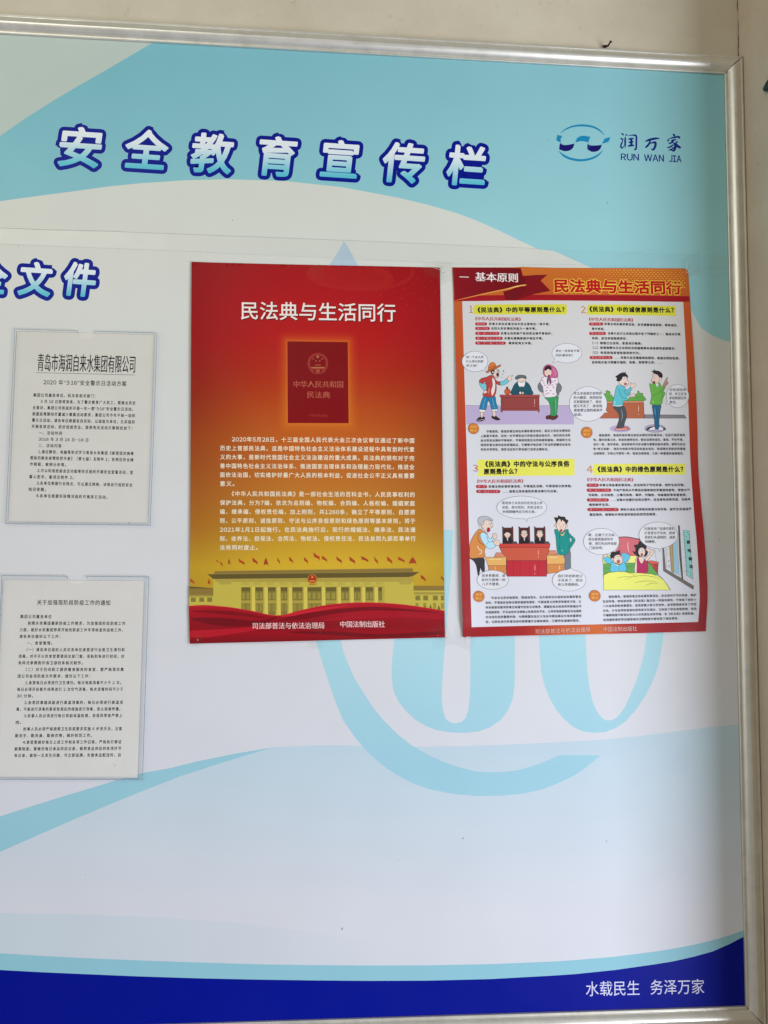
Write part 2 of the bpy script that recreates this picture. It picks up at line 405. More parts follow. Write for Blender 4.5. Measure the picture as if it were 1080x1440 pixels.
# ------------------------------------------------------------------ walls
YW = 0.010
def avg(pts, k, y=0.0): return float(np.mean([plane(p[0], p[1], y)[k] for p in pts]))
XR = avg([(1019.5,105),(1022.3,350),(1035,900),(1045,1260),(1048,1413)], 0)
ZT = avg([(0,48),(250,62.5),(500,76.2),(1019,105)], 1)
ZB = avg([(261,1438.5),(600,1429),(1048,1413.6)], 1)
XL = XR-1.85; RW = 0.0315
XS = XR+RW+0.0012
def grid_wall(name, O, U, V, nu, nv, mat, amp=0.0006):
    vs, fs = [], []; O, U, V = map(np.array, (O, U, V)); nrm = np.cross(U, V); nrm = nrm/np.linalg.norm(nrm)
    for j in range(nv+1):
        for i in range(nu+1):
            edge = i in (0, nu) or j in (0, nv)
            p = O+U*i/nu+V*j/nv+(0 if edge else 1)*nrm*amp*(math.sin(i*1.7+j*.6)+math.sin(j*1.3-i*.4))*.5
            vs.append(p)
    for j in range(nv):
        for i in range(nu):
            a = j*(nu+1)+i; fs.append((a, a+1, a+nu+2, a+nu+1))
    o = link(name, mesh_of(vs, fs, True), None, mat); o['kind'] = 'structure'; return o
back = grid_wall('back_wall', (-2.6, YW, 0.0), (2.6+XS, 0, 0), (0, 0, 3.0), 50, 50, M_WALL, .0003)
PD = 0.175
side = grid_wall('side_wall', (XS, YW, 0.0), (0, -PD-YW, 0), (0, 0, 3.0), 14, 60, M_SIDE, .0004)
pil = grid_wall('pier_face', (XS, -PD, 0.0), (1.3, 0, 0), (0, 0, 3.0), 24, 50, M_WALL, .0004)
# hairline crack running down the corner between the two walls
vs, fs = [], []; z = ZT+0.0275; k = 0; wob = 0
while z < 2.9:
    wob = .8*wob+random.uniform(-.0007, .0007); w = random.uniform(.0004, .0008)
    vs += [(XS-.0012-w+wob, YW-.0009, z), (XS-.0012+w+wob, YW-.0009, z)]; z += random.uniform(.004, .009)
    if k: fs.append((2*k-2, 2*k-1, 2*k+1, 2*k))
    k += 1
link('wall_crack', mesh_of(vs, [f for f in fs]), back, M_CRACK)

# ------------------------------------------------------------------ notice board: panel and frame
board = empty('notice_board', 'large wall notice board with printed blue and white panel in an aluminium snap frame', 'notice board', (0, 0, ZB))
def box(name, x0, x1, y0, y1, z0, z1, mat, parent, bev=0.0, label=None):
    bm = bmesh.new(); bmesh.ops.create_cube(bm, size=1)
    for v in bm.verts: v.co = Vector(((x0+x1)/2+v.co.x*(x1-x0), (y0+y1)/2+v.co.y*(y1-y0), (z0+z1)/2+v.co.z*(z1-z0)))
    if bev: bmesh.ops.bevel(bm, geom=bm.edges[:], offset=bev, segments=2, affect='EDGES')
    me = bpy.data.meshes.new('mesh'); bm.to_mesh(me); bm.free(); return link(name, me, parent, mat, label)
box('backing_board', XL-.02, XR+.02, .0008, .0075, ZB-.02, ZT+.02, plain('fibre_backing', (.4,.36,.28), .8), board)

PROF = [(0.0, .0006), (0.0, -.0030), (.0006, -.0036), (.0026, -.0036), (.0031, -.0030), (.0034, -.0022), (.0042, -.0022), (.0046, -.0034), (.0056, -.0056), (.0080, -.0082),
        (.0110, -.0102), (.0130, -.0110), (.0146, -.0112), (.0162, -.0107), (.0200, -.0089), (.0240, -.0066), (.0262, -.0050), (.0268, -.0040), (.0276, -.0040), (.0282, -.0048), (.0304, -.0046), (.0312, -.0036), (RW, YW-.0002)]
def rail(name, a, b, out, ma, mb, label=None):
    """a,b: inner corner points (x,z); out: outward dir; ma/mb: mitre sign at ends"""
    a, b, out = np.array(a, float), np.array(b, float), np.array(out, float); dr = (b-a)/np.linalg.norm(b-a); L = np.linalg.norm(b-a)
    n = 60; vs, fs, uvs = [], [], []; m = len(PROF); g = .00022
    for i in range(n+1):
        for j, (u, y) in enumerate(PROF):
            s0 = -u*ma+g; s1 = L+u*mb-g; s = s0+(s1-s0)*i/n
            p = a+dr*s+out*u; wv = .00012*math.sin(s*23+j*.2) if 3 < j < 18 else 0
            vs.append((p[0], y+wv, p[1])); uvs.append((s, u))
    for i in range(n):
        for j in range(m-1):
            q = (i*m+j, i*m+j+1, (i+1)*m+j+1, (i+1)*m+j)
            fs.append(q)
    me = mesh_of(vs, fs)
    bm = bmesh.new(); bm.from_mesh(me); bmesh.ops.recalc_face_normals(bm, faces=bm.faces)
    s = sum((f.normal.y*f.calc_area() for f in bm.faces))
    if s > 0: bmesh.ops.reverse_faces(bm, faces=bm.faces)
    uvl = bm.loops.layers.uv.new('rail')
    for f in bm.faces:
        f.smooth = True
        for l in f.loops: l[uvl].uv = uvs[l.vert.index]
    bm.to_mesh(me); bm.free(); me.set_sharp_from_angle(angle=math.radians(22))
    return link(name, me, board, M_METAL, label)
rail('frame_rail', (XL, ZT), (XR, ZT), (0, 1), 1, 1, 'top aluminium rail of the notice board frame')
rail('frame_rail', (XR, ZT), (XR, ZB), (1, 0), 1, 1, 'right aluminium rail of the notice board frame')
rail('frame_rail', (XR, ZB), (XL, ZB), (0, -1), 1, 1, 'bottom aluminium rail of the notice board frame')
rail('frame_rail', (XL, ZB), (XL, ZT), (-1, 0), 1, 1, 'left aluminium rail of the notice board frame')
# dark mitre gaps at the corners: a thin dark tongue below the metal
for (cx, cz, sx, sz) in ((XR, ZT, 1, 1), (XR, ZB, 1, -1), (XL, ZT, -1, 1), (XL, ZB, -1, -1)):
    vs = []
    for u, y in PROF: vs += [(cx+sx*u-.00042*sx, y-.00012, cz+sz*u+.00042*sz), (cx+sx*u+.00042*sx, y-.00012, cz+sz*u-.00042*sz)]
    fs = [(2*i, 2*i+1, 2*i+3, 2*i+2) for i in range(len(PROF)-1)]
    link('mitre_joint', mesh_of(vs, fs), board, M_JOINT)

# rusty bent nail on top of the frame
def tube(pts, rad, n=10):
    vs, fs = [], []
    P = [np.array(p, float) for p in pts]; m = len(P)
    for i, p in enumerate(P):
        d = P[min(i+1, m-1)]-P[max(i-1, 0)]; d /= np.linalg.norm(d); a = np.cross(d, (0, 1, 0.3)); a /= np.linalg.norm(a); b = np.cross(d, a)
        for k in range(n):
            t = 2*math.pi*k/n; vs.append(p+(a*math.cos(t)+b*math.sin(t))*rad[i])
    for i in range(m-1):
        for k in range(n): fs.append((i*n+k, i*n+(k+1) % n, (i+1)*n+(k+1) % n, (i+1)*n+k))
    fs.append(tuple(range(n))[::-1]); fs.append(tuple((m-1)*n+k for k in range(n)))
    return vs, fs
def P3(px, py, y): X, Z = plane(px, py, y); return (float(X), y, float(Z))
nl = empty('bent_nail', 'small rusty bent nail sticking out of the wall just above the top frame rail', 'nail', P3(852, 66, YW))
v, f = tube([P3(849, 65.4, YW), P3(852, 65.2, .002), P3(855, 64.2, -.001), P3(857.5, 60.5, -.004), P3(859, 58.6, -.006)], [.0024, .0022, .0017, .0014, .0014])
link('shank', mesh_of(v, f, True), nl, M_RUST)
v, f = tube([P3(858.7, 59.2, -.0055), P3(859.1, 58.4, -.006), P3(859.5, 57.6, -.0065)], [.0022, .0031, .0020])
link('nail_head', mesh_of(v, f, True), nl, M_RUST)

# black cable clip on the side wall, cut by the picture edge
d = ray(1078.5, 122); t = XS/d[0]; cy, cz = -D+t*d[1], CZ+t*d[2]
clip = empty('cable_clip', 'small black plastic clip on the side wall by the right edge of the photo', 'clip', (XS, cy, cz))
def prism(outl, x0, x1, bev):
    bm = bmesh.new(); vs = [bm.verts.new((x0, cy+p[0], cz+p[1])) for p in outl]; fc = bm.faces.new(vs)
    r = bmesh.ops.extrude_face_region(bm, geom=[fc])
    for g in r['geom']:
        if isinstance(g, bmesh.types.BMVert): g.co.x = x1
    bmesh.ops.recalc_face_normals(bm, faces=bm.faces[:]); bmesh.ops.bevel(bm, geom=bm.edges[:], offset=bev, segments=2, affect='EDGES')
    me = bpy.data.meshes.new('mesh'); bm.to_mesh(me); bm.free(); return me
link('clip_body', prism([(.006,-.001),(.003,-.006),(-.010,-.015),(-.05,-.045),(-.05,.012),(-.02,.0075),(-.010,.006),(-.002,.004)], XS-.0045, XS+.001, .0009), clip, M_DARK)
link('clip_highlight', prism([(.001,-.0015),(-.010,-.0085),(-.04,-.026),(-.04,-.022),(-.010,-.006),(.001,.0005)], XS-.0056, XS-.004, .0003), clip, plain('green_highlight_plastic', (.022,.032,.029), .4))  # greenish highlight of the clip, put into the colour of this strip

# ------------------------------------------------------------------ notice board: print
SB = Surface(0.0)
WHITE, CY = (205, 207, 206), (128, 196, 206)
A = TR(0, 0, 1)
def cyan(x, y):   # printed gradient of the cyan field
    t = np.clip((np.asarray(x)-150)/600, 0, 1); u = np.clip((np.asarray(y)-80)/250, 0, 1)
    return lerp((118, 177, 188), (150, 200, 205), np.clip(.45*t+.50*u, 0, 1))
cor = [(-720, -30), (1090, 90), (1090, 1440), (-740, 1500)]
xl, xr = XL+.0003, XR-.0003
def unproj(X, Z):    # world point on the panel -> photo pixel (inverse of plane())
    d = W.T @ np.array([X, D, Z-CZ]); return (540+F*d[0]/d[2], 720+F*d[1]/d[2])
corners = [unproj(xl, ZT-.0003), unproj(xr, ZT-.0003), unproj(xr, ZB+.0003), unproj(xl, ZB+.0003)]
pn = Print(SB, 0.0, clip=corners)
def upw(v): return lambda x, y: np.tile(np.array(v, float), (len(x), 1))
def base_col(x, y):
    return ramp(np.asarray(y), [(0, (200, 205, 194)), (300, (207, 208, 198)), (480, (208, 208, 203)), (800, (209, 209, 211)), (1100, (207, 208, 216)), (1440, (207, 208, 216))])  # warm upper and lavender lower tint of the light, mixed into the ink
pn.poly(corners, base_col, cstep=60)
pn.poly([(-200,300),(-200,-60),(330,-60),(213,61),(150,98),(100,126.5),(75,141.5),(40,163.5),(0,191),(-90,243)], (180, 192, 184))
top_edge = [unproj(xl, ZT-.0003), unproj(xr, ZT-.0003)]
low = [(0,283),(50,276),(100,269.5),(150,262.5),(200,257.5),(260,253.5),(320,252),(400,254.5),(480,263),(560,278),(600,287.5),(640,299),(670,310),(700,323.5),(730,338),(757,350.5),(779,353),(800,362.5),(830,376),(900,402),(969,428),(975,442),(986,461),(1000,471),(1018,479),(1060,488)]
pn.poly([(213,61),(236,45)]+[(1060,60)]+low[::-1]+[(-60,296),(-160,330),(-160,290),(-90,243),(0,191),(40,163.5),(75,141.5),(100,126.5),(150,98)], cyan, cstep=40)
# misregistered lower print lap and its faint shade band
# lower pale blue field
pb = lambda x, y: lerp((182, 203, 215), (207, 208, 216), (np.asarray(y)-1020)/260)
pn.poly([(385,1050.5),(460,1048),(575,1050),(640,1049.5),(690,1048),(760,1045),(833,1041),(890,1036),(948,1029),(1000,1022.5),(1034,1019),(1075,1014),(1075,1281),(600,1281),(300,1281),(-200,1281),(-200,1272),(0,1197),(100,1153),(200,1111),(300,1075.5)], pb, cstep=30)
pn.poly([(-300,1283),(0,1284),(111,1286),(222,1290),(333,1298),(444,1312),(520,1325),(600,1341),(640,1350),(640,1356),(600,1362),(300,1360),(-300,1360)], lambda x, y: lerp((193, 204, 213), (207, 208, 216), np.asarray(x)/620), cstep=30)
SW = (148, 194, 208)
pn.poly([(-300,1262),(-120,1195),(0,1148),(61,1128.5),(100,1116.5),(150,1101.5),(200,1087),(240,1080),(278,1070.5),(330,1060),(383,1051),(340,1064),(300,1076.5),(250,1093),(200,1112.5),(150,1133),(100,1154),(0,1198),(-120,1256),(-300,1330)], SW)
# watermark: drop with two rings
wm = TR(460, 860, 1.742)
def wmc(x, y): return lerp((168, 208, 217), (154, 197, 212), (np.asarray(y)-880)/200)
pn.poly([(483.5,338.5),(478,350),(471,361),(463,373),(463,400),(506,400),(503,373),(495,357),(489,346)], (174, 193, 205))
pn.poly([(-60,0),(-42,40),(-26,78),(-10,130),(6,180),(22,225),(40,268),(68,308),(100,345),(135,376),(170,400),(208,420),(250,435),(310,447),(370,452),(430,451),(480,446),(525,436),(565,421),(605,402),(640,378),(670,352),(568,352),(535,367),(500,380),(465,389),(430,393),(390,394),(360,391),(325,382),(290,370),(250,352),(210,330),(172,300),(140,268),(112,234),(90,200),(68,165),(50,125),(40,98),(32,66),(26,30),(20,0)], wmc, T=wm, cstep=30)
pn.poly([(172,-200),(172,20),(164,75),(159,120),(158,155),(160,180),(165,200),(177,224),(195,246),(217,266),(243,281),(270,291),(300,296),(335,297.5),(370,294),(398,284),(425,266),(443,243),(455,213),(459,182),(460,150),(460,62),(460,-200),(352,-200),(351,62),(351,150),(350.5,190),(349,215),(346,240),(340,260),(330,270),(315,274),(300,271),(290,262),(284,242),(281,215),(281.5,180),(284,145),(289,80),(294,20),(303,-90),(308,-200)], wmc, T=wm, cstep=30)
pn.poly([(515,-200),(518,20),(520,80),(522,120),(525,150),(533,182),(545,212),(560,239),(580,263),(603,283),(628,294),(655,297),(682,295),(708,285),(731,269),(757,240),(780,206),(797,172),(810,138),(818,98),(825,55),(830,0),(832,-60),(790,-60),(786,20),(783,58),(778,95),(770,130),(759,166),(745,200),(728,237),(718,250),(710,259),(700,265),(690,267),(682,266),(674,261),(661,245),(650,219),(642,180),(637,140),(635,100),(633,60),(630,-200)], wmc, T=wm, cstep=30)
# bottom bands
bt = [(-300,1322),(-150,1332),(0,1340.5),(55,1344),(111,1347),(194,1350.5),(278,1353.5),(360,1356),(444,1357.3),(520,1357.8),(600,1357.5),(690,1355.8),(780,1352),(810,1350),(836,1347.8),(865,1345.3),(891,1342),(920,1338.3),(947,1334),(975,1328.8),(1002,1322.3),(1025,1315.5),(1045,1308.5),(1075,1296)]
bb = [(-300,1342),(-150,1354),(0,1364),(55,1367),(111,1369.5),(194,1373),(278,1375.7),(360,1377.5),(444,1378.7),(520,1379.3),(600,1379),(690,1376.8),(780,1371.8),(810,1369.7),(836,1367),(865,1364),(891,1360.3),(920,1356.2),(947,1351.8),(975,1345.5),(1002,1338),(1025,1328),(1045,1317.5),(1075,1302)]
pn.poly(bt+bb[::-1], (140, 190, 205), cut=False)
pn.poly(bb+[(1075,1440),(-300,1480)], lambda x, y: lerp((0, 17, 138), (0, 15, 132), (np.abs(np.asarray(x)-420))/620), cstep=40)
for (x, y, r) in ((651,1179,1.0),(853,1183,.8),(854,285,.8),(771,197.5,.7),(957.5,186,.0),(26,346,.5),(327,310,.7),(481,1306,1.2),(1012,760,.6),(178,1001.5,.4),(560,1210,.5),(120,1230,.5)):
    if r: pn.poly(ell(x, y, r*.7, r*1.5, 8, tilt=20), (110, 112, 112), cut=False)
pn.build('printed_panel', board, M_BOARD); PB = pn.lv*2e-6+1e-5

# the print laps: a clear film over the lower part ends in a visible line
fl = Print(SB, .00035, clip=corners)
fl.poly([(-300,309),(0,320.5),(170,325.5),(400,334.5),(620,343.5),(757,349.5),(900,354),(1030,359.5),(1030,392),(966,388),(640,371),(400,359),(0,342.5),(-300,331)], (255,255,255), cut=False)
fl.build('film_strip', board, M_FILM)
ln = Print(SB, .00036, clip=corners)
for pts, w, c in (([(-300,309),(0,320.5),(60,323),(170,325.5)], .55, (160,165,155)), ([(170,326),(300,331),(400,334.7),(500,338.5)], .5, (172,176,168)), ([(500,338.5),(620,343.7),(757,349.7)], .45, (178,182,176)),
                  ([(0,343),(250,353),(640,371)], .35, (190,194,188)), ([(640,371.5),(800,372),(966,379)], .4, (176,186,184)), ([(860,361),(905,352.5),(935,352)], .4, (165,195,198)), ([(970,380),(1000,376),(1027,376)], .4, (150,182,186)), ([(966,378),(981,362),(979,350)], .35, (170,200,204))):
    ln.line(pts, w, c)
ln.build('film_edge', board, M_BOARD)

# title lettering, one part per character
def title_col(y0, y1):
    return lambda x, y: ramp((np.asarray(y)-y0)/(y1-y0), [(0, (226, 230, 232)), (.32, (214, 224, 228)), (.64, (156, 205, 214)), (.9, (96, 186, 202)), (1, (84, 178, 198))])
def title(ch, cx, cy, w, h, name):
    p = Print(SB, PB); ln_ = SB.lean(cx); half = w/2
    sl = .062
    yl, yr = cy-half*sl, cy+half*sl
    em = h/.93
    for dil, c in ((7.4, (150, 190, 208)), (7.1, (4, 22, 130)), (1.55, title_col(cy-h/2, cy+h/2))):
        p.text(ch, cx-half+1.7, yl, cx+half-1.7, yr, c, em=em, dil=dil, shear=.10, res=3, lean=ln_)
    return p.build(name, board, M_BOARD)
for ch, cx, cy, w, h in (('安',112.5,208.5,62,55),('全',206.5,212.5,61,54),('教',298.5,217,61,54),('育',391.5,221.5,54,54),('宣',477.5,225.5,56,52),('传',568,230.5,60,55),('栏',655.5,234.5,56,55)):
    title(ch, cx, cy, w, h, 'title_character')
for ch, cx, cy, w, h in (('安',-76,389.5,49,46),('全',-13,391.5,48,45),('文',49.5,393.7,49,46),('件',112.5,394,45,46)):
    title(ch, cx, cy, w, h, 'heading_character')

# company logo at the top right
lg = Print(SB, PB); L2 = TR(760, 150, 3.375)
TEAL, NAVY = (25, 130, 172), (24, 18, 100)
def arc_poly(P, c, T): lg.poly([T(p) for p in P], c, cut=False)
arc_poly(catmull([(95,125),(120,104),(155,89),(200,84),(245,90),(280,107),(305,135)], False)+catmull([(305,137),(278,115),(243,99),(200,94),(157,97),(122,110),(95,127)], False), TEAL, L2)
arc_poly(catmull([(84,207),(105,234),(140,252),(190,260),(240,252),(275,234),(297,208)], False)+catmull([(297,206),(272,226),(238,242),(190,249),(142,241),(108,225),(84,207)], False), TEAL, L2)
arc_poly(catmull([(80,134),(104,139)], False)+catmull([(104,139),(96,155),(97,170)], False)+catmull([(97,170),(84,165),(74,158)], False)+[(74,158),(78,145)], TEAL, L2)
arc_poly(catmull([(92,174),(112,182),(138,180),(161,175)], False)+catmull([(161,175),(155,195),(138,208),(112,211),(88,202)], False), NAVY, L2)
arc_poly(catmull([(168,170),(172,153),(185,142),(205,138),(237,143)], False)+catmull([(237,143),(232,155),(227,171)], False)+catmull([(227,171),(210,165),(190,164),(168,170)], False), TEAL, L2)
arc_poly(catmull([(223,178),(240,184),(265,184),(291,181)], False)+catmull([(291,181),(284,200),(268,212),(243,214),(222,202)], False), NAVY, L2)
arc_poly([(303,152),(331,144),(327,160),(320,168)]+[(297,175),(296,173)], TEAL, L2)
lg.poly([L2(p) for p in catmull([(97,170),(100,182),(92,196),(96,178)], True)], NAVY, cut=False)
lg.line([(161,177),(166,160),(172,150)], .5, (90,170,195), smooth=True, T=L2); lg.line([(228,172),(232,190),(226,200)], .5, (60,90,160), smooth=True, T=L2); lg.line([(291,180),(297,168),(305,154)], .5, (60,120,170), smooth=True, T=L2)
lg.build('logo_emblem', board, M_BOARD)
DB = (22, 38, 120)
# brush characters drawn as tapered strokes
br = Print(SB, PB)
def stroke(P, w, T=L2): br.line(P, w*1.22/3.375, DB, smooth=True, T=T, taper=True, cut=False)
for P, w in (([(384,126),(391,131),(394,137)],6),([(379,150),(386,153),(391,158)],6),([(394,150),(386,172),(381,188),(388,196),(398,184)],6),
             ([(403,142),(402,165),(402,196)],7),([(402,138),(408,133),(412,137)],5),([(414,138),(436,135),(454,139),(455,165),(454,196),(449,205),(444,200)],7),
             ([(416,156),(430,152),(444,152)],7),([(418,171),(430,168),(442,167)],7),([(414,188),(430,184),(446,184)],8),([(430,152),(432,168),(430,186)],9),
             ([(496,166),(515,158),(540,152),(567,150)],9),([(522,156),(518,172),(506,188),(496,195)],8),([(520,176),(535,170),(546,172),(544,190),(534,205),(524,198)],9),
             ([(628,130),(634,135),(637,141)],8),([(610,152),(606,160),(604,166)],6),([(610,152),(630,147),(652,143),(660,146),(654,153)],7),([(618,162),(632,158),(646,157)],6),
             ([(634,160),(622,170),(607,177)],7),([(626,170),(638,178),(640,195),(632,209),(620,206)],9),([(634,178),(618,190),(600,196)],6),([(637,190),(622,202),(608,208)],6),
             ([(652,164),(644,172),(638,177)],6),([(640,174),(648,184),(658,192),(668,195)],10)):
    stroke(P, w)
br.build('company_name', board, M_BOARD)
tx = Print(SB, PB)
for w, a, b in (('RUN',(382,238.5),(467,240.5)), ('WAN',(493,242.5),(585,245)), ('JIA',(611,246.5),(668,248.5))):
    p, q = L2(a), L2(b); v, _ = glyph_mesh(w, 1, 0, 0); hh = v[:, 1].max()-v[:, 1].min()
    cyy = .357-(v[:, 1].max()+v[:, 1].min())/2; em = 9.2/hh
    tx.text(w, p[0], p[1]-cyy*em, q[0], q[1]-cyy*em, DB, em=em, res=3, dil=.22)
tx.build('company_name_latin', board, M_BOARD)
sl = Print(SB, PB); L3 = TR(780, 1260, 3.6)
for t, a, b in (('水载民生', (158,472), (430,467)), ('务泽万家', (485,464), (757,459))):
    sl.text(t, *L3(a), *L3(b), (208, 208, 236), em=22.5, res=3)
sl.build('slogan_lettering', board, M_BOARD)

# ------------------------------------------------------------------ clear document holders and the notices inside
def seg_outline(tl, tr, br, bl, notch, r):
    """holder outline in px with a rounded thumb notch in the top edge"""
    tl, tr, br, bl = (np.array(p, float) for p in (tl, tr, br, bl)); u = (tr-tl)/np.linalg.norm(tr-tl); dn = np.array([-u[1], u[0]])
    c = tl+u*notch; out = [tl]
    out.append(c-u*(r+1.3))
    out += [c-u*(r+1.3)+u*1.3*math.sin(a)+dn*1.3*(1-math.cos(a)) for a in (math.radians(45), math.radians(90))]
    for a in np.linspace(0, 180, 15)[0:]:
        a = math.radians(a); out.append(c-u*r*math.cos(a)+dn*(1.8+r*.78*math.sin(a)))
    out += [c+u*(r+1.3)-u*1.3*math.sin(a)+dn*1.3*(1-math.cos(a)) for a in (math.radians(90), math.radians(45), 0)]
    out += [tr, br, bl]
    return [tuple(p) for p in out]
def plate(outl, y0, y1, parent, name, faces=True):
    """solid acrylic plate: clear faces, tinted polished edge as its own part"""
    tri = tessellate_polygon([[Vector((p[0], p[1], 0)) for p in outl]]); m = len(outl)
    X, Z = plane(np.array([p[0] for p in outl]), np.array([p[1] for p in outl]), y1)
    vs = [(X[i], y1, Z[i]) for i in range(m)]
    me = mesh_of(vs, [tuple(t) for t in tri]); o = link(name, me, parent, M_CLEAR)
    w = .0021; cx, cz = X.mean(), Z.mean(); ev, ef = [], []
    P = np.stack([X, Z], 1); d = np.roll(P, -1, 0)-P; dp = P-np.roll(P, 1, 0)
    d /= np.linalg.norm(d, axis=1)[:, None]; dp /= np.linalg.norm(dp, axis=1)[:, None]; t = d+dp; t /= np.linalg.norm(t, axis=1)[:, None]
    c = np.maximum((t*d).sum(1), .5)[:, None]; nn = np.stack([t[:, 1], -t[:, 0]], 1)/c
    if ((P+nn*.001-P.mean(0))**2).sum() > ((P-P.mean(0))**2).sum(): nn = -nn
    Q = P+nn*w*.5
    for i in range(m): ev += [(P[i, 0], y1-.0001, P[i, 1]), (Q[i, 0], y1-.0001, Q[i, 1]), (P[i, 0], y0, P[i, 1])]
    for i in range(m):
        j = (i+1) % m
        if not 5 <= i <= 16: ef.append((3*i, 3*j, 3*j+1, 3*i+1))
    link('polished_edge', mesh_of(ev, ef), o, M_EDGE)
    return o
def holder(label, pts, notch, r):
    tl, tr, br, bl = pts
    h = empty('document_holder', label, 'document holder', P3(*bl, 0), 'clear document holders on the board')
    plate(seg_outline(tl, tr, br, bl, notch, r), -.0004, -.0042, h, 'front_sheet')
    # glued side and bottom spacers, seen through the front sheet as paler double lines
    tl, tr, br, bl = (np.array(p, float) for p in (tl, tr, br, bl))
    def spacer(a, b, inn):
        a, b, inn = np.array(a), np.array(b), np.array(inn, float); q = [a, b, b+inn, a+inn]
        X, Z = plane(np.array([p[0] for p in q]), np.array([p[1] for p in q]), -.0035)
        vs = [(X[i], y, Z[i]) for y in (-.0036, -.0003) for i in range(4)]
        fs = [(2,3,7,6)]
        link('spacer_strip', mesh_of(vs, fs), h, M_CLEAR)
        lw = .35*np.array(inn)/np.linalg.norm(inn); q = [a+inn, b+inn, b+inn+lw, a+inn+lw]
        X, Z = plane(np.array([p[0] for p in q]), np.array([p[1] for p in q]), -.0037)
        link('spacer_edge', mesh_of([(X[i], -.0037, Z[i]) for i in range(4)], [(0,1,2,3)]), h, M_EDGE2)
    spacer(tl+(.8,.8), bl+(.8,-.8), (3.3, 0)); spacer(tr+(-.8,.8), br+(-.8,-.8), (-3.3, 0)); spacer(bl+(4.5,-.8), br+(-4.5,-.8), (0, -2.6))
    return h
H1 = [(20.4,462.2), (221.4,468), (211.9,739.2), (7.4,737)]
H2 = [(2.2,809), (210,810.8), (200.8,1097), (-11,1096.5)]
SD = Surface(-.0012)
INK = (22, 24, 26); PAP = lambda x, y: ramp(np.asarray(y), [(460, (211,207,198)), (740, (213,209,204)), (1100, (217,214,212))])  # paper colour carries the light's shift from warm above to cooler below
holder('clear acrylic document holder around the notice with the tall narrow company heading', H1, 101.5, 11.8)
def notice(label, pts, texts):
    n = empty('notice_sheet', label, 'notice', P3(pts[3][0], pts[3][1], 0), 'printed notices in the clear holders')
    p = Print(SD); p.poly(pts, PAP, cstep=30); p.build('paper', n, M_PAPER)
    q = Print(SD, .00005); texts(q); q.build('printed_text', n, M_PAPER)
T1 = TR(0, 440, 4.5); T2 = TR(0, 780, 4.363)
def n1(q):
    q.text('青岛市海润自来水集团有限公司', 238, 315, 856, 328, INK, em=26.5, serif=.35, T=T1, res=2)
    q.line([T1((228, 378)), T1((855, 393))], .55, (70, 70, 70))
    q.text('2020 年“3·16”安全警示日活动方案', 275, 439, 800, 449, INK, em=8.6, T=T1, bold=.01, g=.9, res=2)
    rows = '''集团公司属各单位、机关各相关部门：
　　3 月 16 日即将到来，为了警示教育广大员工，提高全员安
全意识，集团公司将组织开展一年一度“3·16”安全警示日活动。
根据疫情期间尽量减少聚集活动要求，集团公司今年不统一组织
警示日活动。请各单位根据各自实际，以班组为单位，扎实组织
开展各项活动，抓好班组安全。现将有关活动方案制定如下：
　　一、活动时间
　　2016 年 3 月 16 日-18 日
　　二、活动内容
　　1.通过微信、电脑等形式学习青岛水务集团《新型冠状病毒
感染的肺炎疫情防控手册》（第七版）见附件 1；各岗位安全操
作规程，案例分析等。
　　2.可以利用班前会议功能等形式组织开展安全宣誓活动，宣
誓人签字，誓词见附件 2。
　　3.各单位根据行业特点，可以通过网络、试卷自行组织安全
知识答题。
　　4.各单位根据实际情况组织开展其它活动。'''.split('\n')
    q.para(rows, (211, 520), (858, 531), (180, 1156), (835, 1170), 27, INK, em=6.4, T=T1, bold=.014, g=.84, res=2)
    q.poly(ell(818/4.5, 440+1328/4.5, 1.0, .6, 8), INK, cut=False)
notice('printed notice with a tall narrow company heading over a rule, in the upper holder', [(23.8,466), (216.5,470.5), (207.6,735.5), (11.8,733.6)], n1)
holder('clear acrylic document holder around the notice on epidemic prevention work, lower of the two', H2, 106.3, 13.2)
def n2(q):
    q.text('关于加强现阶段防疫工作的通知', 228, 293, 676, 296, INK, em=8.6, T=T2, bold=.01, g=.92, res=2)
    rows = '''集团公司属各单位
　　按照水务集团最新防疫工作要求，为加强现阶段防疫工作
力度，做好水务集团即将开始的防疫工作专项检查的迎检工作，
请各单位做好以下工作：
　　一、食堂管理。
　　（一）请各单位组织人员对各单位食堂进行全面卫生清扫和
消毒，对不开火的食堂要锁闭全部门窗，张贴封条进行封闭。封
条样式参照附件保卫部封条格式制作。
　　（二）对于仍向职工提供餐食服务的食堂，要严格落实集
团公司各项防疫文件要求，做好以下工作：
　　1.食堂每日必须进行卫生清扫。每日地面消毒不少于 2 次。
每日必须开启紫外线等进行 2 次空气消毒，每次消毒时间不少于
30 分钟。
　　2.各类炊事器具能进行高温消毒的，每日必须进行高温消
毒，不能进行消毒的要采取相应的措施进行消毒，防止疫病传播。
　　3.炊事人员必须进行每日岗前体温检测，发现异常者严禁上
岗。
　　炊事人员必须严格按照卫生防疫要求实施 6 步洗手法，注意
勤洗手、勤洗澡、勤换衣物，做好防范工作。
　　4.食堂要做好每日上述工作和各项工作记录。严格执行索证
索票制度。要做好每日食品供应记录，做到食品供应的各项环节
有记录，做到一旦发生问题，可立即追溯。实施食品配送的，后'''.split('\n')
    q.para(rows, (125, 380), (770, 382), (88, 1233), (742, 1229), 27, INK, em=6.4, T=T2, bold=.014, g=.84, res=2)
    q.line([T2((704, 1283)), T2((706, 1290)), T2((703, 1300))], .4, (120, 120, 125))
notice('printed notice on canteen epidemic prevention work, filling the lower holder with text', [(4.5,815.5), (202.5,816.8), (193.5,1094), (-8,1093)], n2)

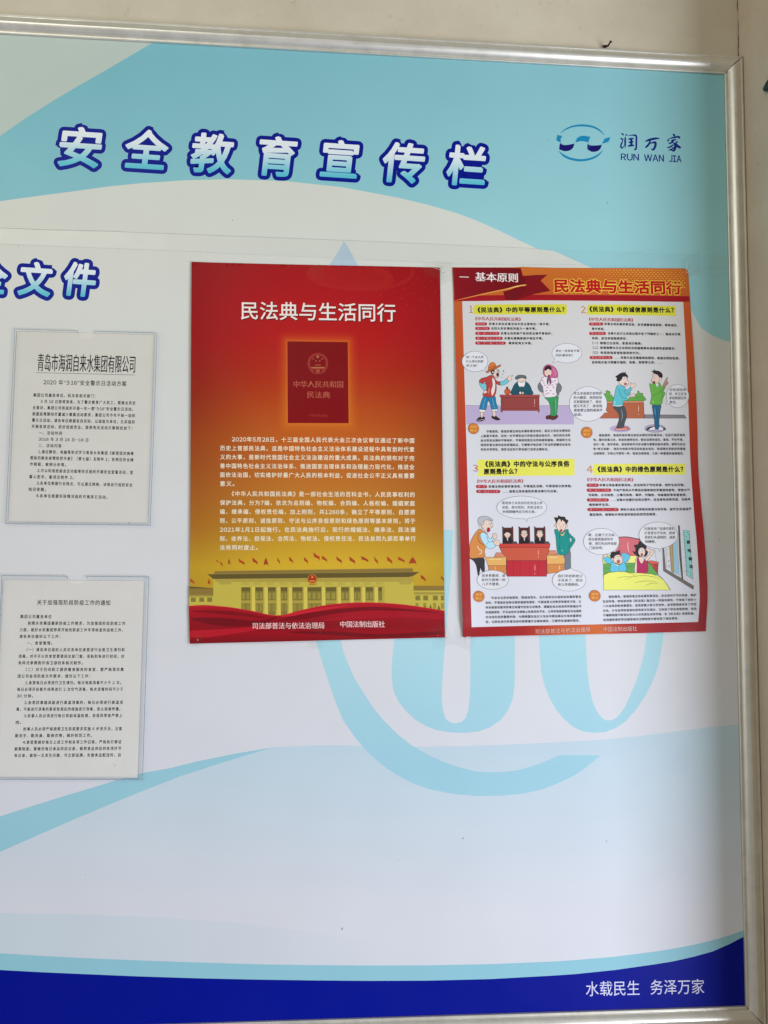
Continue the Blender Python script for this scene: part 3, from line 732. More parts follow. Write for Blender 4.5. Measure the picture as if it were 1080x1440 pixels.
# ------------------------------------------------------------------ red poster
def edge(t, w): return np.clip(1-t/w, 0, 1)**2
def h1(x, y):
    x, y = np.asarray(x, float), np.asarray(y, float)
    l, r, b, t = x-266, 624-x, 903-y, y-370
    h = .0010+.0003*np.sin(x*.021+y*.006)+.0003*np.sin(y*.017-x*.004+1)
    h += .0032*edge(l, 45)*(.45+.55*np.sin(np.clip((y-370)/530, 0, 1)*math.pi*.9+.15))+.0016*edge(r, 35)*np.sin(np.clip((y-380)/520, 0, 1)*math.pi)
    h += .0018*edge(b, 40)*np.abs(np.sin((x-268)/357*math.pi*1.5))
    return h
S1 = Surface(-.0003, h1, 9.0, .0215)
q1 = [(269.8,369), (618.6,376.6), (625.6,896.2), (267.2,905)]
def q_uv(x, y, q=q1):
    x, y = np.asarray(x, float), np.asarray(y, float)
    v = (y-369)/530; v = np.clip(v, 0, 1); xl_ = q[0][0]+(q[3][0]-q[0][0])*v; xr_ = q[1][0]+(q[2][0]-q[1][0])*v
    u = (x-xl_)/(xr_-xl_); yt = q[0][1]+(q[1][1]-q[0][1])*u; yb = q[3][1]+(q[2][1]-q[3][1])*u
    return np.clip(u, 0, 1), np.clip((y-yt)/(yb-yt), 0, 1)
def red_bg(x, y):
    u, v = q_uv(x, y)
    c = ramp(v, [(0, (158,18,24)), (.10, (172,18,24)), (.20, (176,26,24)), (.30, (176,48,22)), (.38, (182,74,24)), (.46, (188,94,30)), (.55, (184,104,38)), (.65, (186,124,38)), (.75, (196,152,40)), (.80, (206,168,44)), (.9, (196,160,44))])
    d = ramp(v, [(0, (134,14,20)), (.2, (140,14,20)), (.35, (128,34,18)), (.5, (140,62,22)), (.7, (156,96,28)), (.8, (176,138,34)), (.9, (170,130,36))])
    k = np.clip(np.abs(u-.52)/.5, 0, 1)**2.2
    return c*(1-k[..., None]*.8)+d*k[..., None]*.8
red = empty('wall_poster', 'red and gold poster with a red book in its centre and a columned hall', 'poster', P3(267.2, 905, 0), 'law posters taped to the board')
bgp = Print(S1, 0.0)
def dens(q, n=14): return [tuple(np.array(q[i])*(1-k/n)+np.array(q[(i+1) % 4])*k/n) for i in range(4) for k in range(n)]
bgp.poly(dens(q1), red_bg, cstep=9.0)
bgp.build('poster_sheet', red, M_POSTER)
U1 = TR(250, 350, 2.769); U2 = TR(250, 590, 2.769); U3 = TR(260, 760, 2.919); U4 = TR(430, 360, 5.4); U5 = TR(400, 470, 10.8)
ce = Print(S1, 6e-5)   # faint printed ceiling with star and rings of lights
def clipy(P): return [(min(max(p[0], 272), 617), max(p[1], 371.2+(p[0]-269.8)*.0218)) for p in P]
def halo(P, f): 
    def c(x, y): b = red_bg(x, y); return b*(1-f)+np.array((188, 66, 44))*f
    ce.poly(clipy(P), c, cstep=9.0)
halo(ell(492, 389, 62, 20, 44, tilt=4), .22); halo(ell(492, 389, 48, 15, 40, tilt=4), .14)
st = [U4(p) for p in star(318, 172, 78, 20, -90, .42)]
ce.poly(st, (160, 26, 26), cut=True, cstep=9.0)
for k in range(26):
    a = math.radians(-42+k*4.2); x, y = 486+94*math.cos(a), 383+28*math.sin(a)
    if y > 379: ce.poly(ell(x, y, 3.3, 2.6, 7, tilt=math.degrees(a)), lambda X, Y: red_bg(X, Y)*.8+np.array((188, 66, 44))*.2, cut=False)
for ring in range(1, 9):
    for k in range(26):
        a = math.radians(-24+k*6.1+ring*1.3); x, y = 488+(84+ring*19)*math.cos(a), 384+(25+ring*10.5)*math.sin(a)
        if 300 < x < 616 and 381+(x-270)*.02 < y < 446 and (y < 420 or x > 560) and k % 2 == 0:
            ce.poly(ell(x, y, 1.0+.25*(x > 520), .5, 6, tilt=-18), lambda X, Y, f=.25+.2*(x > 520): red_bg(X, Y)*(1-f)+np.array((214, 96, 66))*f, cut=False)
ce.build('ceiling_picture', red, M_POSTER)
tt = Print(S1, 6e-5+ce.lv*2e-6)
tt.text('民法典与生活同行', 249, 245, 849, 255, (96, 8, 14), em=27.0, dil=.5, res=3, T=U1)
tt.text('民法典与生活同行', 247, 242, 847, 252, (238, 222, 214), em=27.0, dil=.28, res=3, T=U1)
tt.build('poster_title', red, M_POSTER)
# book with its glow
bk = Print(S1, 9e-5)
bq = [(404.2,480.2), (489,481.4), (490.3,595.4), (404.7,595.1)]
def grow(q, g): 
    c = np.mean(q, axis=0); return [tuple(np.array(p)+np.sign(np.array(p)-c)*g) for p in q]
for g, f in ((15,.05),(12,.06),(9.5,.08),(7.5,.09),(5.5,.10),(4,.11),(2.8,.12),(1.8,.16),(.9,.2)):
    P = grow(bq, g); r = g*.9+.5; Q = []
    for i, p in enumerate(P):
        p = np.array(p); a = np.array(P[i-1])-p; b = np.array(P[(i+1) % 4])-p; a = p+a/np.linalg.norm(a)*r; b = p+b/np.linalg.norm(b)*r
        Q += [tuple(a*(1-t)**2+2*t*(1-t)*p+b*t*t) for t in np.linspace(0, 1, 7)]
    fs = getattr(bk, 'fs', []); fs.append(f); bk.fs = fs
    def glow(x, y, F_=tuple(fs)):
        b = red_bg(x, y)
        for f_ in F_: b = b*(1-f_)+np.array((214, 126, 36))*f_
        return b
    bk.poly(Q, glow, cstep=9.0)
bk.poly(bq, lambda x, y: lerp((122, 15, 18), (126, 10, 18), (np.asarray(y)-480)/115), cstep=9.0)
GO = (176, 104, 76); GD = (166, 74, 56)
bk.line(ell(507, 445, 148, 148, 40, 118, 422), 1.6, (158, 52, 46), T=U5, cut=False); bk.line(ell(507, 445, 128, 128, 40, 118, 422), .8, (168, 70, 56), T=U5, cut=False)
bk.poly([U5(p) for p in star(507, 345, 34)], GO, cut=False)
for a in ((440,375),(570,377),(482,410),(536,410)): bk.poly([U5(p) for p in star(*a, 16)], GO, cut=False)
bk.poly([(467,462),(550,462),(556,478),(461,478)], GD, T=U5, cut=False); bk.poly([(412,500),(602,500),(610,520),(404,520)], GO, T=U5, cut=False)
bk.poly([(430,524),(586,524),(586,534),(430,534)], GD, T=U5, cut=False)
bk.poly([U5(p) for p in ell(508, 562, 36, 24, 14)], GD, cut=False); bk.line([(400,560),(440,585),(508,600),(575,585),(618,560)], .9, GD, smooth=True, T=U5, cut=False)
bk.text('中华人民共和国', 140, 764, 892, 768, (178, 92, 70), em=10.2, T=U5, serif=.25)
bk.text('民法典', 345, 922, 692, 928, (178, 92, 70), em=10.2, T=U5, serif=.25)
bk.text('中国法制出版社', 372, 1232, 662, 1244, (160, 58, 48), em=4.2, T=U5)
bk.build('book_picture', red, M_POSTER)
bt_ = Print(S1, 9e-5)
rows = '''　　2020年5月28日，十三届全国人民代表大会三次会议审议通过了新中国
历史上首部民法典，这是中国特色社会主义法治体系建设进程中具有划时代意
义的大事，是新时代我国社会主义法治建设的重大成果。民法典的颁布对于完
善中国特色社会主义法治体系、推进国家治理体系和治理能力现代化，推进全
面依法治国，切实维护好最广大人民的根本利益，促进社会公平正义具有重要
意义。'''.split('\n')
bt_.para(rows, (166, 77), (920, 83), (165, 250), (921, 254), 33.4, (236, 222, 196), em=8.4, T=U2, bold=.014, res=2, g=.9)
rows = '''　　《中华人民共和国民法典》是一部社会生活的百科全书，人民民事权利的
保护法典，分为7编，依次为总则编、物权编、合同编、人格权编、婚姻家庭
编、继承编、侵权责任编，加上附则，共1260条，确立了平等原则、自愿原
则、公平原则、诚信原则、守法与公序良俗原则和绿色原则等基本原则，将于
2021年1月1日起施行。在民法典施行后，现行的婚姻法、继承法、民法通
则、收养法、担保法、合同法、物权法、侵权责任法、民法总则九部民事单行
法将同时废止。'''.split('\n')
bt_.para(rows, (165, 289), (922, 293), (164, 499), (926, 498), 33.4, (236, 222, 196), em=8.4, T=U2, bold=.014, res=2, g=.9)
bt_.build('poster_text', red, M_POSTER)
# hall with columns, flags
hl = Print(S1, 9e-5); 
WALLC, WD, RF, RFD, COLM = (190,172,72), (112,100,44), (136,112,52), (96,82,42), (206,188,84)
hl.poly([(19,188),(19,200),(118,200),(118,196)], RFD, T=U3); hl.poly([(19,205),(118,205),(118,300),(19,300)], WALLC, T=U3); hl.poly([(19,197),(118,197),(118,224),(19,224)], RF, T=U3); hl.poly([(19,224),(118,224),(118,231),(19,231)], (158,140,62), T=U3)
hl.poly([(935,186),(1064,186),(1064,206),(935,206)], RF, T=U3); hl.poly([(935,206),(1064,206),(1064,300),(935,300)], WALLC, T=U3); hl.poly([(940,212),(1064,212),(1064,222),(940,222)], (158,140,62), T=U3)
for x in (26, 60, 92): hl.poly([(x,234),(x+20,234),(x+20,252),(x,252)], (128,116,52), T=U3)
for x in (946, 978, 1018, 1050):
    hl.poly([(x,226),(x+(20 if x < 1050 else 13),226),(x+(20 if x < 1050 else 13),246),(x,246)], (128,116,52), T=U3); hl.poly([(x,256),(x+13,256),(x+13,280),(x,280)], (150,136,60), T=U3)
for x, h in ((985,24),(1008,30),(1042,26)): hl.poly([(x-9,290),(x,290-h),(x+9,290)], (104,104,44), T=U3)
hl.poly([(117,160),(938,160),(938,300),(117,310)], WALLC, T=U3)
hl.poly([(125,155),(938,150),(938,170),(125,170)], (170,150,66), T=U3)
hl.poly([(92,137),(122,137),(935,128),(965,128),(936,146),(917,150),(128,158),(117,158)], RFD, T=U3)
hl.poly([(122,125),(935,113),(935,128),(122,137)], RF, T=U3); hl.line([(122,126),(935,114)], .5, (178,150,74), T=U3); hl.line([(92,138),(965,129)], .5, (166,142,68), T=U3)
for x in (140, 880): hl.poly([(x,168),(x+50,167),(x+50,180),(x,181)], (172,154,66), T=U3)
colx = [232, 282, 334, 386, 434, 496, 570, 634, 686, 734, 786, 822]
hl.poly([(232,192),(820,186),(820,270),(232,290)], (176,158,66), T=U3)
for i in range(len(colx)-1):
    a, b = colx[i], colx[i+1]; g = 13 if i != 5 else 10; a2 = a+ (0 if i == 0 else g*.5); b2 = b-g
    hl.poly([(a2,192),(b2,192),(b2,306),(a2,306)], (128,114,50), T=U3); hl.poly([(a2,192),(b2,192),(b2,208),(a2,208)], (104,92,42), T=U3)
    for k in range(2 if b2-a2 < 45 else 3):
        w = (b2-a2)/(2 if b2-a2 < 45 else 3); hl.poly([(a2+k*w+4,214),(a2+(k+1)*w-4,214),(a2+(k+1)*w-4,240),(a2+k*w+4,240)], (152,138,60), T=U3); hl.poly([(a2+k*w+4,262),(a2+(k+1)*w-4,262),(a2+(k+1)*w-4,290),(a2+k*w+4,290)], (146,132,58), T=U3)
    hl.poly([(a2,246),(b2,246),(b2,258),(a2,258)], (168,150,64), T=U3)
for x in colx[1:-1]:
    hl.poly([(x-8,190),(x+7,190),(x+9,306),(x-7,306)], COLM, T=U3); hl.line([(x+7,190),(x+9,304)], .5, (150,134,58), T=U3)
for x in (250, 300, 352, 404, 455, 530, 590, 645, 700, 750, 800): hl.poly([(x-14,168),(x+14,168),(x+14,182),(x-14,182)], (180,162,70), T=U3)
hl.poly([U3(p) for p in ell(523, 159, 20, 21, 22)], (170, 112, 40)); hl.poly([U3(p) for p in ell(523, 158, 15.5, 16, 20)], (166, 46, 30))
hl.poly([U3(p) for p in star(523, 151, 6)], (220, 160, 60), cut=False); hl.poly([(512,164),(534,164),(532,168),(514,168)], (216,150,56), T=U3, cut=False); hl.line([(510,172),(523,177),(536,172)], .7, (216,150,56), T=U3, cut=False)
hl.poly([(506,180),(540,180),(533,184),(513,184)], (166,130,50), T=U3, cut=False)
FL = [(150,95,10,18),(182,86,9,22),(233,86,24,26),(288,84,22,26),(333,86,18,30),(385,82,10,24),(436,80,16,22),(497,80,16,26),(541,64,26,30),(573,75,22,22),(633,78,22,28),(687,80,24,28),(738,76,30,22),(785,80,14,30),(840,80,22,28),(888,78,28,22),(935,82,30,28),(978,154,20,24),(1057,155,12,20),(31,166,18,22),(100,168,10,22),(133,84,8,10)]
for i, (x, y, w, h) in enumerate(FL):
    a = .5+.3*math.sin(i*2.3)
    c = (168+8*math.sin(i), 62, 32)
    P = [(x-w/2, y-h/2), (x-w*.1, y-h*.35*a-2), (x+w/2, y+h*.1+a*3), (x+w*.42, y+h*.5), (x, y+h*.25), (x-w*.38, y+h*.12)] if i not in (4, 16, 20, 1) else [(x-w/2, y+h/2), (x-w*.3, y-h*.1), (x+w*.05, y-h/2), (x+w*.3, y-h*.05), (x+w/2, y+h*.45), (x, y+h*.38)]
    hl.poly(P, c, T=U3, cut=False); hl.line([(x+w*.42, y+h*.1), (x+w*.48, y+h*.5+4)], .35, (140, 96, 40), T=U3, cut=False)
hl.build('hall_picture', red, M_POSTER)
rb = Print(S1, 9e-5+hl.lv*2e-6)
bot = lambda u: (q1[3][0]+(q1[2][0]-q1[3][0])*u+.0, q1[3][1]+(q1[2][1]-q1[3][1])*u)
U3i = lambda p: ((p[0]-260)*2.919, (p[1]-760)*2.919)
BL, BR = U3i(bot(0.0005)), U3i(bot(.9995)); RXL, RXR = (17.5,268), (1065.5,288)
topc = catmull([RXL,(80,265),(150,270),(205,277),(262,286),(320,299),(380,309),(430,299),(480,285),(540,272),(600,262),(670,256),(740,254),(820,257),(900,263),(980,274),RXR], False)
rb.poly([tuple(p) for p in topc]+[BR]+[tuple(np.array(BR)*(1-k/10)+np.array(BL)*k/10) for k in range(1, 10)]+[BL],
        lambda x, y: ramp(np.asarray(y)-.0*x, [(845, (176,24,36)), (862, (160,18,32)), (878, (132,14,26)), (890, (150,14,28)), (905, (116,12,22))]), T=U3, cstep=9.0)
def fold(P, c): rb.poly([(min(max(p[0], 21), 1063), min(p[1], 398)) for p in catmull(P, True, 5)], c, T=U3)
fold([(24,290),(120,286),(240,296),(340,318),(250,312),(120,300)], (126,14,26)); fold([(24,320),(150,318),(300,330),(380,312),(330,338),(220,352),(110,345)], (112,12,24))
fold([(390,312),(470,292),(560,276),(680,266),(560,288),(470,306)], (192,34,46)); fold([(380,330),(480,302),(600,284),(760,272),(900,280),(1050,296),(900,290),(760,288),(620,300),(500,322)], (118,12,24))
fold([(24,372),(120,366),(260,356),(380,345),(300,366),(160,388),(40,402)], (176,24,38)); fold([(420,376),(600,372),(800,384),(1050,372),(1050,386),(800,398),(600,388)], (112,12,22))
fold([(560,330),(700,306),(900,302),(1050,312),(1050,322),(900,314),(720,322)], (160,20,34))
rb.line([(20,269),(150,271),(262,287),(380,309),(480,286),(600,263),(740,255),(900,264),(1064,289)], .8, (206,52,54), smooth=True, T=U3)
rb.text('司法部普法与依法治理局', 278, 351, 572, 349, (232, 200, 196), em=9.6, serif=.25, T=U3)
rb.text('中国法制出版社', 638, 344, 820, 344, (232, 200, 196), em=9.6, serif=.25, T=U3)
rb.build('ribbon_picture', red, M_POSTER)

def tape(parent, surf, pts, name='tape_strip', off=.0007, crease=True):
    p = Print(surf, off); P = []
    for i in range(4):
        a, b = np.array(pts[i], float), np.array(pts[(i+1) % 4], float)
        for k in range(6): P.append(tuple(a*(1-k/6)+b*k/6+rng.uniform(-.18, .18, 2)))
    p.poly(P, (255, 255, 255)); o = p.build(name, parent, M_TAPE)
    if crease:
        q = Print(surf, off+5e-5); a, b, c, d = (np.array(v, float) for v in pts)
        for k in range(3):
            s, t = rng.uniform(.1, .9, 2); u, w = rng.uniform(.1, .9, 2)
            pt = lambda s_, t_: tuple((a*(1-s_)+b*s_)*(1-t_)+(d*(1-s_)+c*s_)*t_)
            q.line([pt(s, t), pt((s+u)/2+.05, (t+w)/2), pt(u, w)], .35, (225, 225, 222) if k else (170, 165, 160), smooth=True, taper=True)
        q.build('tape_crease', o, M_POSTER)
SX = Surface(-.0022)
tape(red, SX, [(597,369),(632,371),(626,396),(594,384)]); tape(red, SX, [(436,371.5),(456,372),(456,392),(437,391)], crease=False)
tape(red, SX, [(600,885),(628,874),(640,905),(612,914)]) ; tape(red, SX, [(262,884),(285,893),(279,912),(260,906)]); tape(red, SX, [(433,870),(453,870),(454,912),(434,912)], crease=False)

# ------------------------------------------------------------------ illustrated poster
def wave2(x, y):   # the right margin bulges out where the sheet has come loose
    x, y = np.asarray(x, float), np.asarray(y, float)
    return x, y
def h2(x, y):
    x, y = np.asarray(x, float), np.asarray(y, float)
    l, r, b = x-(636+(y-376)*.0269), 968+(y-378)*.047-x, 893-y
    h = .0011+.0003*np.sin(x*.019-y*.007)+.0003*np.sin(y*.021+x*.003)
    h += .0050*edge(l, 50)*np.clip((y-395)/330, 0, 1)*np.clip((897-y)/25, .25, 1)
    h += .0030*edge(r, 40)*(np.sin(np.clip((y-640)/240, 0, 1)*math.pi)**2)*1.3+.0012*edge(r, 40)*np.sin(np.clip((y-390)/260, 0, 1)*math.pi)
    h += .0012*edge(b, 30)*np.abs(np.sin((x-650)/340*math.pi*2))
    return h
S2 = Surface(-.0003, h2, 9.0, .029)
A_ = TR(630, 360, 5.333); B_ = TR(810, 360, 5.333); C_ = TR(640, 620, 4.963); D_ = TR(815, 620, 4.963)
E1 = TR(645, 490, 6.353); E2 = TR(800, 510, 6.171); E3 = TR(655, 690, 6.171); E4 = TR(815, 730, 6.353)
law = empty('wall_poster', 'illustrated white poster with orange and red border and four numbered cartoon sections', 'poster', P3(651, 896, 0), 'law posters taped to the board')
left = [(636,376.3),(637,398),(638.3,424),(639.6,470),(641,520),(642.2,575),(643,622),(643.6,660),(644.6,700),(646,745),(647.6,800),(649,850),(650.5,896)]
right = [(992,887.6),(992.7,870),(993.7,852),(994,840),(993.4,822),(991.5,795),(989.3,769),(987.2,740),(985.4,720),(983.7,694),(982,668),(980.9,640),(980,605),(978.6,570),(976,520),(973,470),(970,424),(968.6,400),(967.6,383),(965.5,379)]
topl = [(962,377.6),(930,377.6),(880,377.4),(830,377.3),(780,376.9),(735,375.6),(720,376.2),(680,376.4)]
outl2 = left+[(735,893.6),(820,892),(905,890)]+right+topl
def frame_col(x, y):
    y = np.asarray(y); x = np.asarray(x)
    side = ramp(y, [(376, (192,104,38)), (430, (188,88,40)), (540, (182,72,36)), (620, (176,56,34)), (700, (164,36,30)), (780, (154,24,28)), (870, (150,18,26))])
    botm = ramp(x, [(650, (150,18,26)), (735, (162,34,32)), (790, (196,92,42)), (850, (200,98,44)), (880, (166,42,34)), (930, (150,18,26))])
    k = np.clip((y-872)/6, 0, 1)[..., None]
    return side*(1-k)+botm*k
pf = Print(S2, 0.0)
pf.poly(outl2, frame_col, cstep=9.0)
inl = [(649.8,422.2),(650.6,450),(652,505),(653.4,560),(654.6,600),(655.4,625),(657,680),(658.8,745),(660.4,800),(661.6,850),(662.7,881.8)]
inr = [(981.2,874.6),(982.4,860),(983,840),(981.8,815),(979.8,783),(977.8,756),(975.6,733),(973.4,700),(971.5,669),(969.8,638),(968.3,600),(966.6,560),(963.6,490),(960.2,425)]
pf.poly(inl+[(740,879.8),(820,878.3),(900,876.6)]+inr+[(880,423.6),(760,422.6)], lambda x, y: ramp(np.asarray(y), [(420,(203,200,197)),(640,(208,207,212)),(880,(211,211,220))]), cstep=9.0)  # white field tinted like the light, warm at top and cool at bottom
# header
pf.poly([(645,416),(760,414.5),(880,415.5),(969.2,417),(970,424.2),(960.2,424.8),(880,423.8),(760,422.4),(638.4,424),(638,419)], (154, 20, 30))
def dots():
    for r in range(9):
        for k in range(46):
            x = 742+k*5.0+(r % 2)*2.5; y = 380.3+r*2.9+max(0, (r-3))*.2
            env = math.exp(-((x-895-r*9)/62)**2)
            if y < 398+8*(x > 938) and x < 961+r*.3 and env > .12: pf.poly(ell(x, y, .35+1.05*env, .3+.65*env, 6), (222, 164, 60), cut=False)
l0 = pf.lv; dots(); pf.lv = l0+3
pf.line([A_((0+680, 115)), A_((700,118))], .1, (200,110,40))
pf.poly([(580,150),(660,143),(745,141),(694,185),(768,262),(640,288),(520,330),(430,328),(412,268),(480,250)], (122, 15, 25), T=A_)
pf.poly([(412,268),(480,250),(585,228),(600,240),(520,330),(430,328)], (112, 14, 24), T=A_); pf.line([(470,300),(560,270),(650,262),(760,258)], .5, (104,14,24), smooth=True, T=A_)
pf.poly([(560,150),(640,146),(560,200)], (116,14,24), T=A_)
pf.poly([(34,89),(200,88),(400,89),(545,92),(560,150),(585,212),(480,238),(320,270),(180,302),(48,332),(42,200)], lambda x, y: lerp((132,18,28),(104,10,20),(np.asarray(x)-640)/100), T=A_)
pf.line([(48,336),(180,306),(320,274),(480,240),(560,220),(584,218),(560,228)], 1.5, (222, 150, 70), smooth=True, T=A_, taper=True); pf.line([(430,252),(520,226),(584,220)], 1.1, (238,190,110), smooth=True, T=A_, taper=True)
pf.build('poster_sheet', law, M_POSTER)
base2 = pf.lv*2e-6+2e-5
ht = Print(S2, base2)
ht.text('基本原则', 205, 158, 522, 166, (240, 226, 222), em=13.6, T=A_, serif=.5, dil=0, res=2); ht.text('一', 86, 160, 155, 162, (240, 226, 222), em=12, T=A_, serif=.1)
for dil, c in ((1.75, (244, 196, 70)), (.85, (178, 22, 26))):
    ht.text('民法典与生活同行', *A_((797, 226)), *B_((788, 243)), c, em=19.6, dil=dil, res=3)
ht.build('poster_title', law, M_POSTER)
hd = Print(S2, base2); YEL = lambda x, y: lerp((206, 202, 60), (224, 220, 92), (np.asarray(y)-420)/260); BK = (30, 28, 26)
def banner(P, T): hd.poly(P, YEL, T=T)
banner([(205,366),(420,363),(640,364),(885,362),(893,400),(887,440),(600,438),(400,440),(212,440),(186,436),(196,420),(180,400),(196,378)], A_)
banner([(92,366),(320,366),(560,372),(747,377),(745,452),(560,448),(300,444),(74,441),(84,424),(78,400),(86,380)], B_)
banner([(165,132),(400,129),(640,127),(832,125),(833,242),(600,243),(380,246),(158,248),(150,236),(168,215),(140,190),(162,170),(150,148)], C_)
banner([(92,162),(400,160),(735,160),(735,236),(400,237),(80,238),(98,222),(84,200),(98,182)], D_)
HD = dict(bold=.042, res=2, g=.93)
hd.text('《民法典》中的平等原则是什么？', 222, 407, 872, 403, BK, em=8.4, T=A_, **HD)
hd.text('《民法典》中的诚信原则是什么？', 100, 401, 730, 409, BK, em=8.4, T=B_, **HD)
hd.text('《民法典》中的守法与公序良俗', 210, 164, 795, 161, BK, em=9.0, T=C_, **HD); hd.text('原则是什么？', 200, 216, 432, 213, BK, em=9.0, T=C_, **HD)
hd.text('《民法典》中的绿色原则是什么？', 126, 200, 720, 199, BK, em=9.0, T=D_, **HD)
for t, x0, x1, y, T in (('1',160,184,402,A_), ('2',36,74,404,B_), ('3',123,160,193,C_), ('4',50,90,200,D_)):
    hd.text(t, x0, y, x1, y, (192, 104, 76) if t in '13' else (196, 136, 76), em=13.5, T=T, serif=.35)
RDT = (176, 44, 54)
for a, b, T in (((203,472),(545,476),A_), ((96,477),(426,483),B_), ((152,284),(475,281),C_), ((52,271),(374,272),D_)):
    hd.text('《中华人民共和国民法典》', *a, *b, RDT, em=5.6, T=T, serif=.25)
def pill(t, x0, x1, y, T, rest=None, xr=None, yr=None, h=23):
    r = h/2; yy = y
    P = [(x0+r-r*math.sin(a), yy-r*math.cos(a)) for a in np.linspace(0, math.pi, 7)]+[(x1-r+r*math.sin(a), yy+r*math.cos(a)) for a in np.linspace(0, math.pi, 7)]
    hd.poly(P, (164, 30, 44), T=T); hd.text(t, x0+12, yy, x1-12, yy+.5, (228, 150, 150), em=3.6, T=T)
    if rest: hd.text(rest, rest and xr[0], y, xr[1], (yr or y), BK, em=4.5, T=T, bold=.016, g=.87)
def row(t, x0, y0, x1, y1, T): hd.text(t, x0, y0, x1, y1, BK, em=4.5, T=T, bold=.016, g=.87)
pill('第四条', 203, 292, 511, A_, '民事主体在民事活动中的法律地位一律平等。', (308, 764), 513)
pill('第十四条', 203, 313, 545, A_, '自然人的民事权利能力一律平等。', (326, 662), 547)
pill('第一百一十三条', 204, 385, 582, A_, '民事主体的财产权利受法律平等保护。', (397, 780), 583)
pill('第一千零五十五条', 204, 410, 619, A_, '夫妻在婚姻家庭中地位平等。', (422, 712), 620)
pill('第一千一百二十六条', 204, 432, 655, A_, '继承权男女平等。', (455, 630), 657)
pill('第七条', 96, 202, 512, B_, '民事主体从事民事活动，应当遵循诚信原则，秉持诚实，', (212, 760), 523)
row('恪守承诺。', 118, 548, 212, 550, B_)
pill('第五百条', 98, 222, 583, B_, '当事人在订立合同过程中有下列情形之一，造成对方损', (238, 778), 590)
row('失的，应当承担赔偿责任：', 120, 619, 380, 622, B_); row('（一）假借订立合同，恶意进行磋商；', 122, 655, 492, 659, B_)
row('（二）故意隐瞒与订立合同有关的重要事实或者提供虚假情况；', 124, 690, 742, 697, B_); row('（三）有其他违背诚信原则的行为。', 124, 727, 478, 731, B_)
pill('第五百零九条', 101, 272, 764, B_, '……当事人应当遵循诚信原则，根据合同的性质、', (288, 772), 771)
row('目的和交易习惯履行通知、协助、保密等义务。……', 120, 800, 648, 801, B_)
pill('第八条', 144, 222, 320, C_, '民事主体从事民事活动，不得违反法律，不得违背公序良俗。', (234, 815), 316, h=22)
pill('第一百五十三条', 146, 314, 354, C_, '……违背公序良俗的民事法律行为无效。', (334, 715), 352, h=22)
pill('第九条', 50, 132, 310, D_, '民事主体从事民事活动，应当有利于节约资源、保护生态环境。', (140, 730), 309, h=22)
pill('第二百九十四条', 50, 220, 345, D_, '不动产权利人不得违反国家规定弃置固体废物，排放大气', (235, 765), 344, h=22)
row('污染物、水污染物、土壤污染物、噪声、光辐射、电磁辐射等有害物质。', 62, 379, 745, 378, D_)
pill('第五百零九条', 52, 203, 413, D_, '……当事人在履行合同过程中，应当避免浪费资源、污染环', (216, 768), 409, h=22)
row('境和破坏生态。', 66, 447, 208, 446, D_)
pill('第一千二百三十二条', 55, 271, 480, D_, '侵权人违反法律规定故意污染环境、破坏生态造成严', (284, 774), 477, h=22)
row('重后果的，被侵权人有权请求相应的惩罚性赔偿。', 70, 516, 535, 513, D_)
FT = (224, 178, 166)
hd.text('司法部普法与依法治理局', *C_((556, 1331)), *D_((70, 1315)), FT, em=7.2); hd.text('中国法制出版社', 162, 1314, 397, 1310, FT, em=7.2, T=D_)
def badge(cx, cy, r, T):
    hd.poly([T(p) for p in ell(cx, cy, r, r, 24)], (198, 116, 52), line=(158, 88, 40), lw=.4)
    hd.text('原则', cx-r*.6, cy-r*.32, cx+r*.6, cy-r*.32, (240, 190, 90), em=3.6, T=T); hd.text('释义', cx-r*.6, cy+r*.36, cx+r*.6, cy+r*.36, (240, 200, 90), em=3.6, T=T)
badge(189, 1297, 40, A_); badge(79, 1325, 41, B_); badge(163, 1085, 38, C_); badge(104, 1081, 39, D_)
BD = dict(em=4.5, bold=.012, g=.86)
hd.para(['　　平等原则，是指民事主体在从事民事活动时，相互之间在法律地位','上都是平等的，任何一方不得将自己的意志强加给对方，他们的合法权','益也受到法律的平等保护。平等原则是民法的前提和基础，是国家立法','规范民事法律关系的逻辑起点。它最集中地反映了民法所调整的社会关','系的本质特征，是民法区别于其他部门法的主要标志。'],
        (675.8,607.5), (801.5,606), (676,632.5), (802,632), 31, BK, **BD)
hd.para(['　　诚信原则，是指所有民事主体在从事任何民事活动、包括行使民事权','利、履行民事义务、承担民事责任时，都应该秉持诚实、善意，不诈不欺，','言行一致，恪守承诺。诚信原则作为民法最为重要的基本原则，被称为民法','的“帝王条款”，诚实守信是市场活动的基本准则，是保障交易秩序的重要','法律原则，它和公平原则一样，既是法律原则，又是一种重要的道德规范。'],
        (834.2,612.6), (962.5,612.2), (834.6,638), (963,638), 33, BK, **BD)
hd.para(['　　守法与公序良俗原则，是指自然人、法人和非法人组织在从事民事活','动时，不得违反各种法律的强制性规定，不得违背公共秩序和善良习俗。公','序良俗原则要求民事主体遵守社会公共秩序，遵循社会主体成员所普遍认可','的道德准则，它可以弥补法律禁止性规定的不足。公序良俗既是建设法治国家','与法治社会的重要内容，也是衡量社会主义法治与德治建设水准的重要标','志。公民在进行民事活动时既要遵守法律的规定，又要符合道德的要求。'],
        (682.6,841), (816.5,839.2), (683,874.5), (817.2,872.6), 33, BK, **BD)
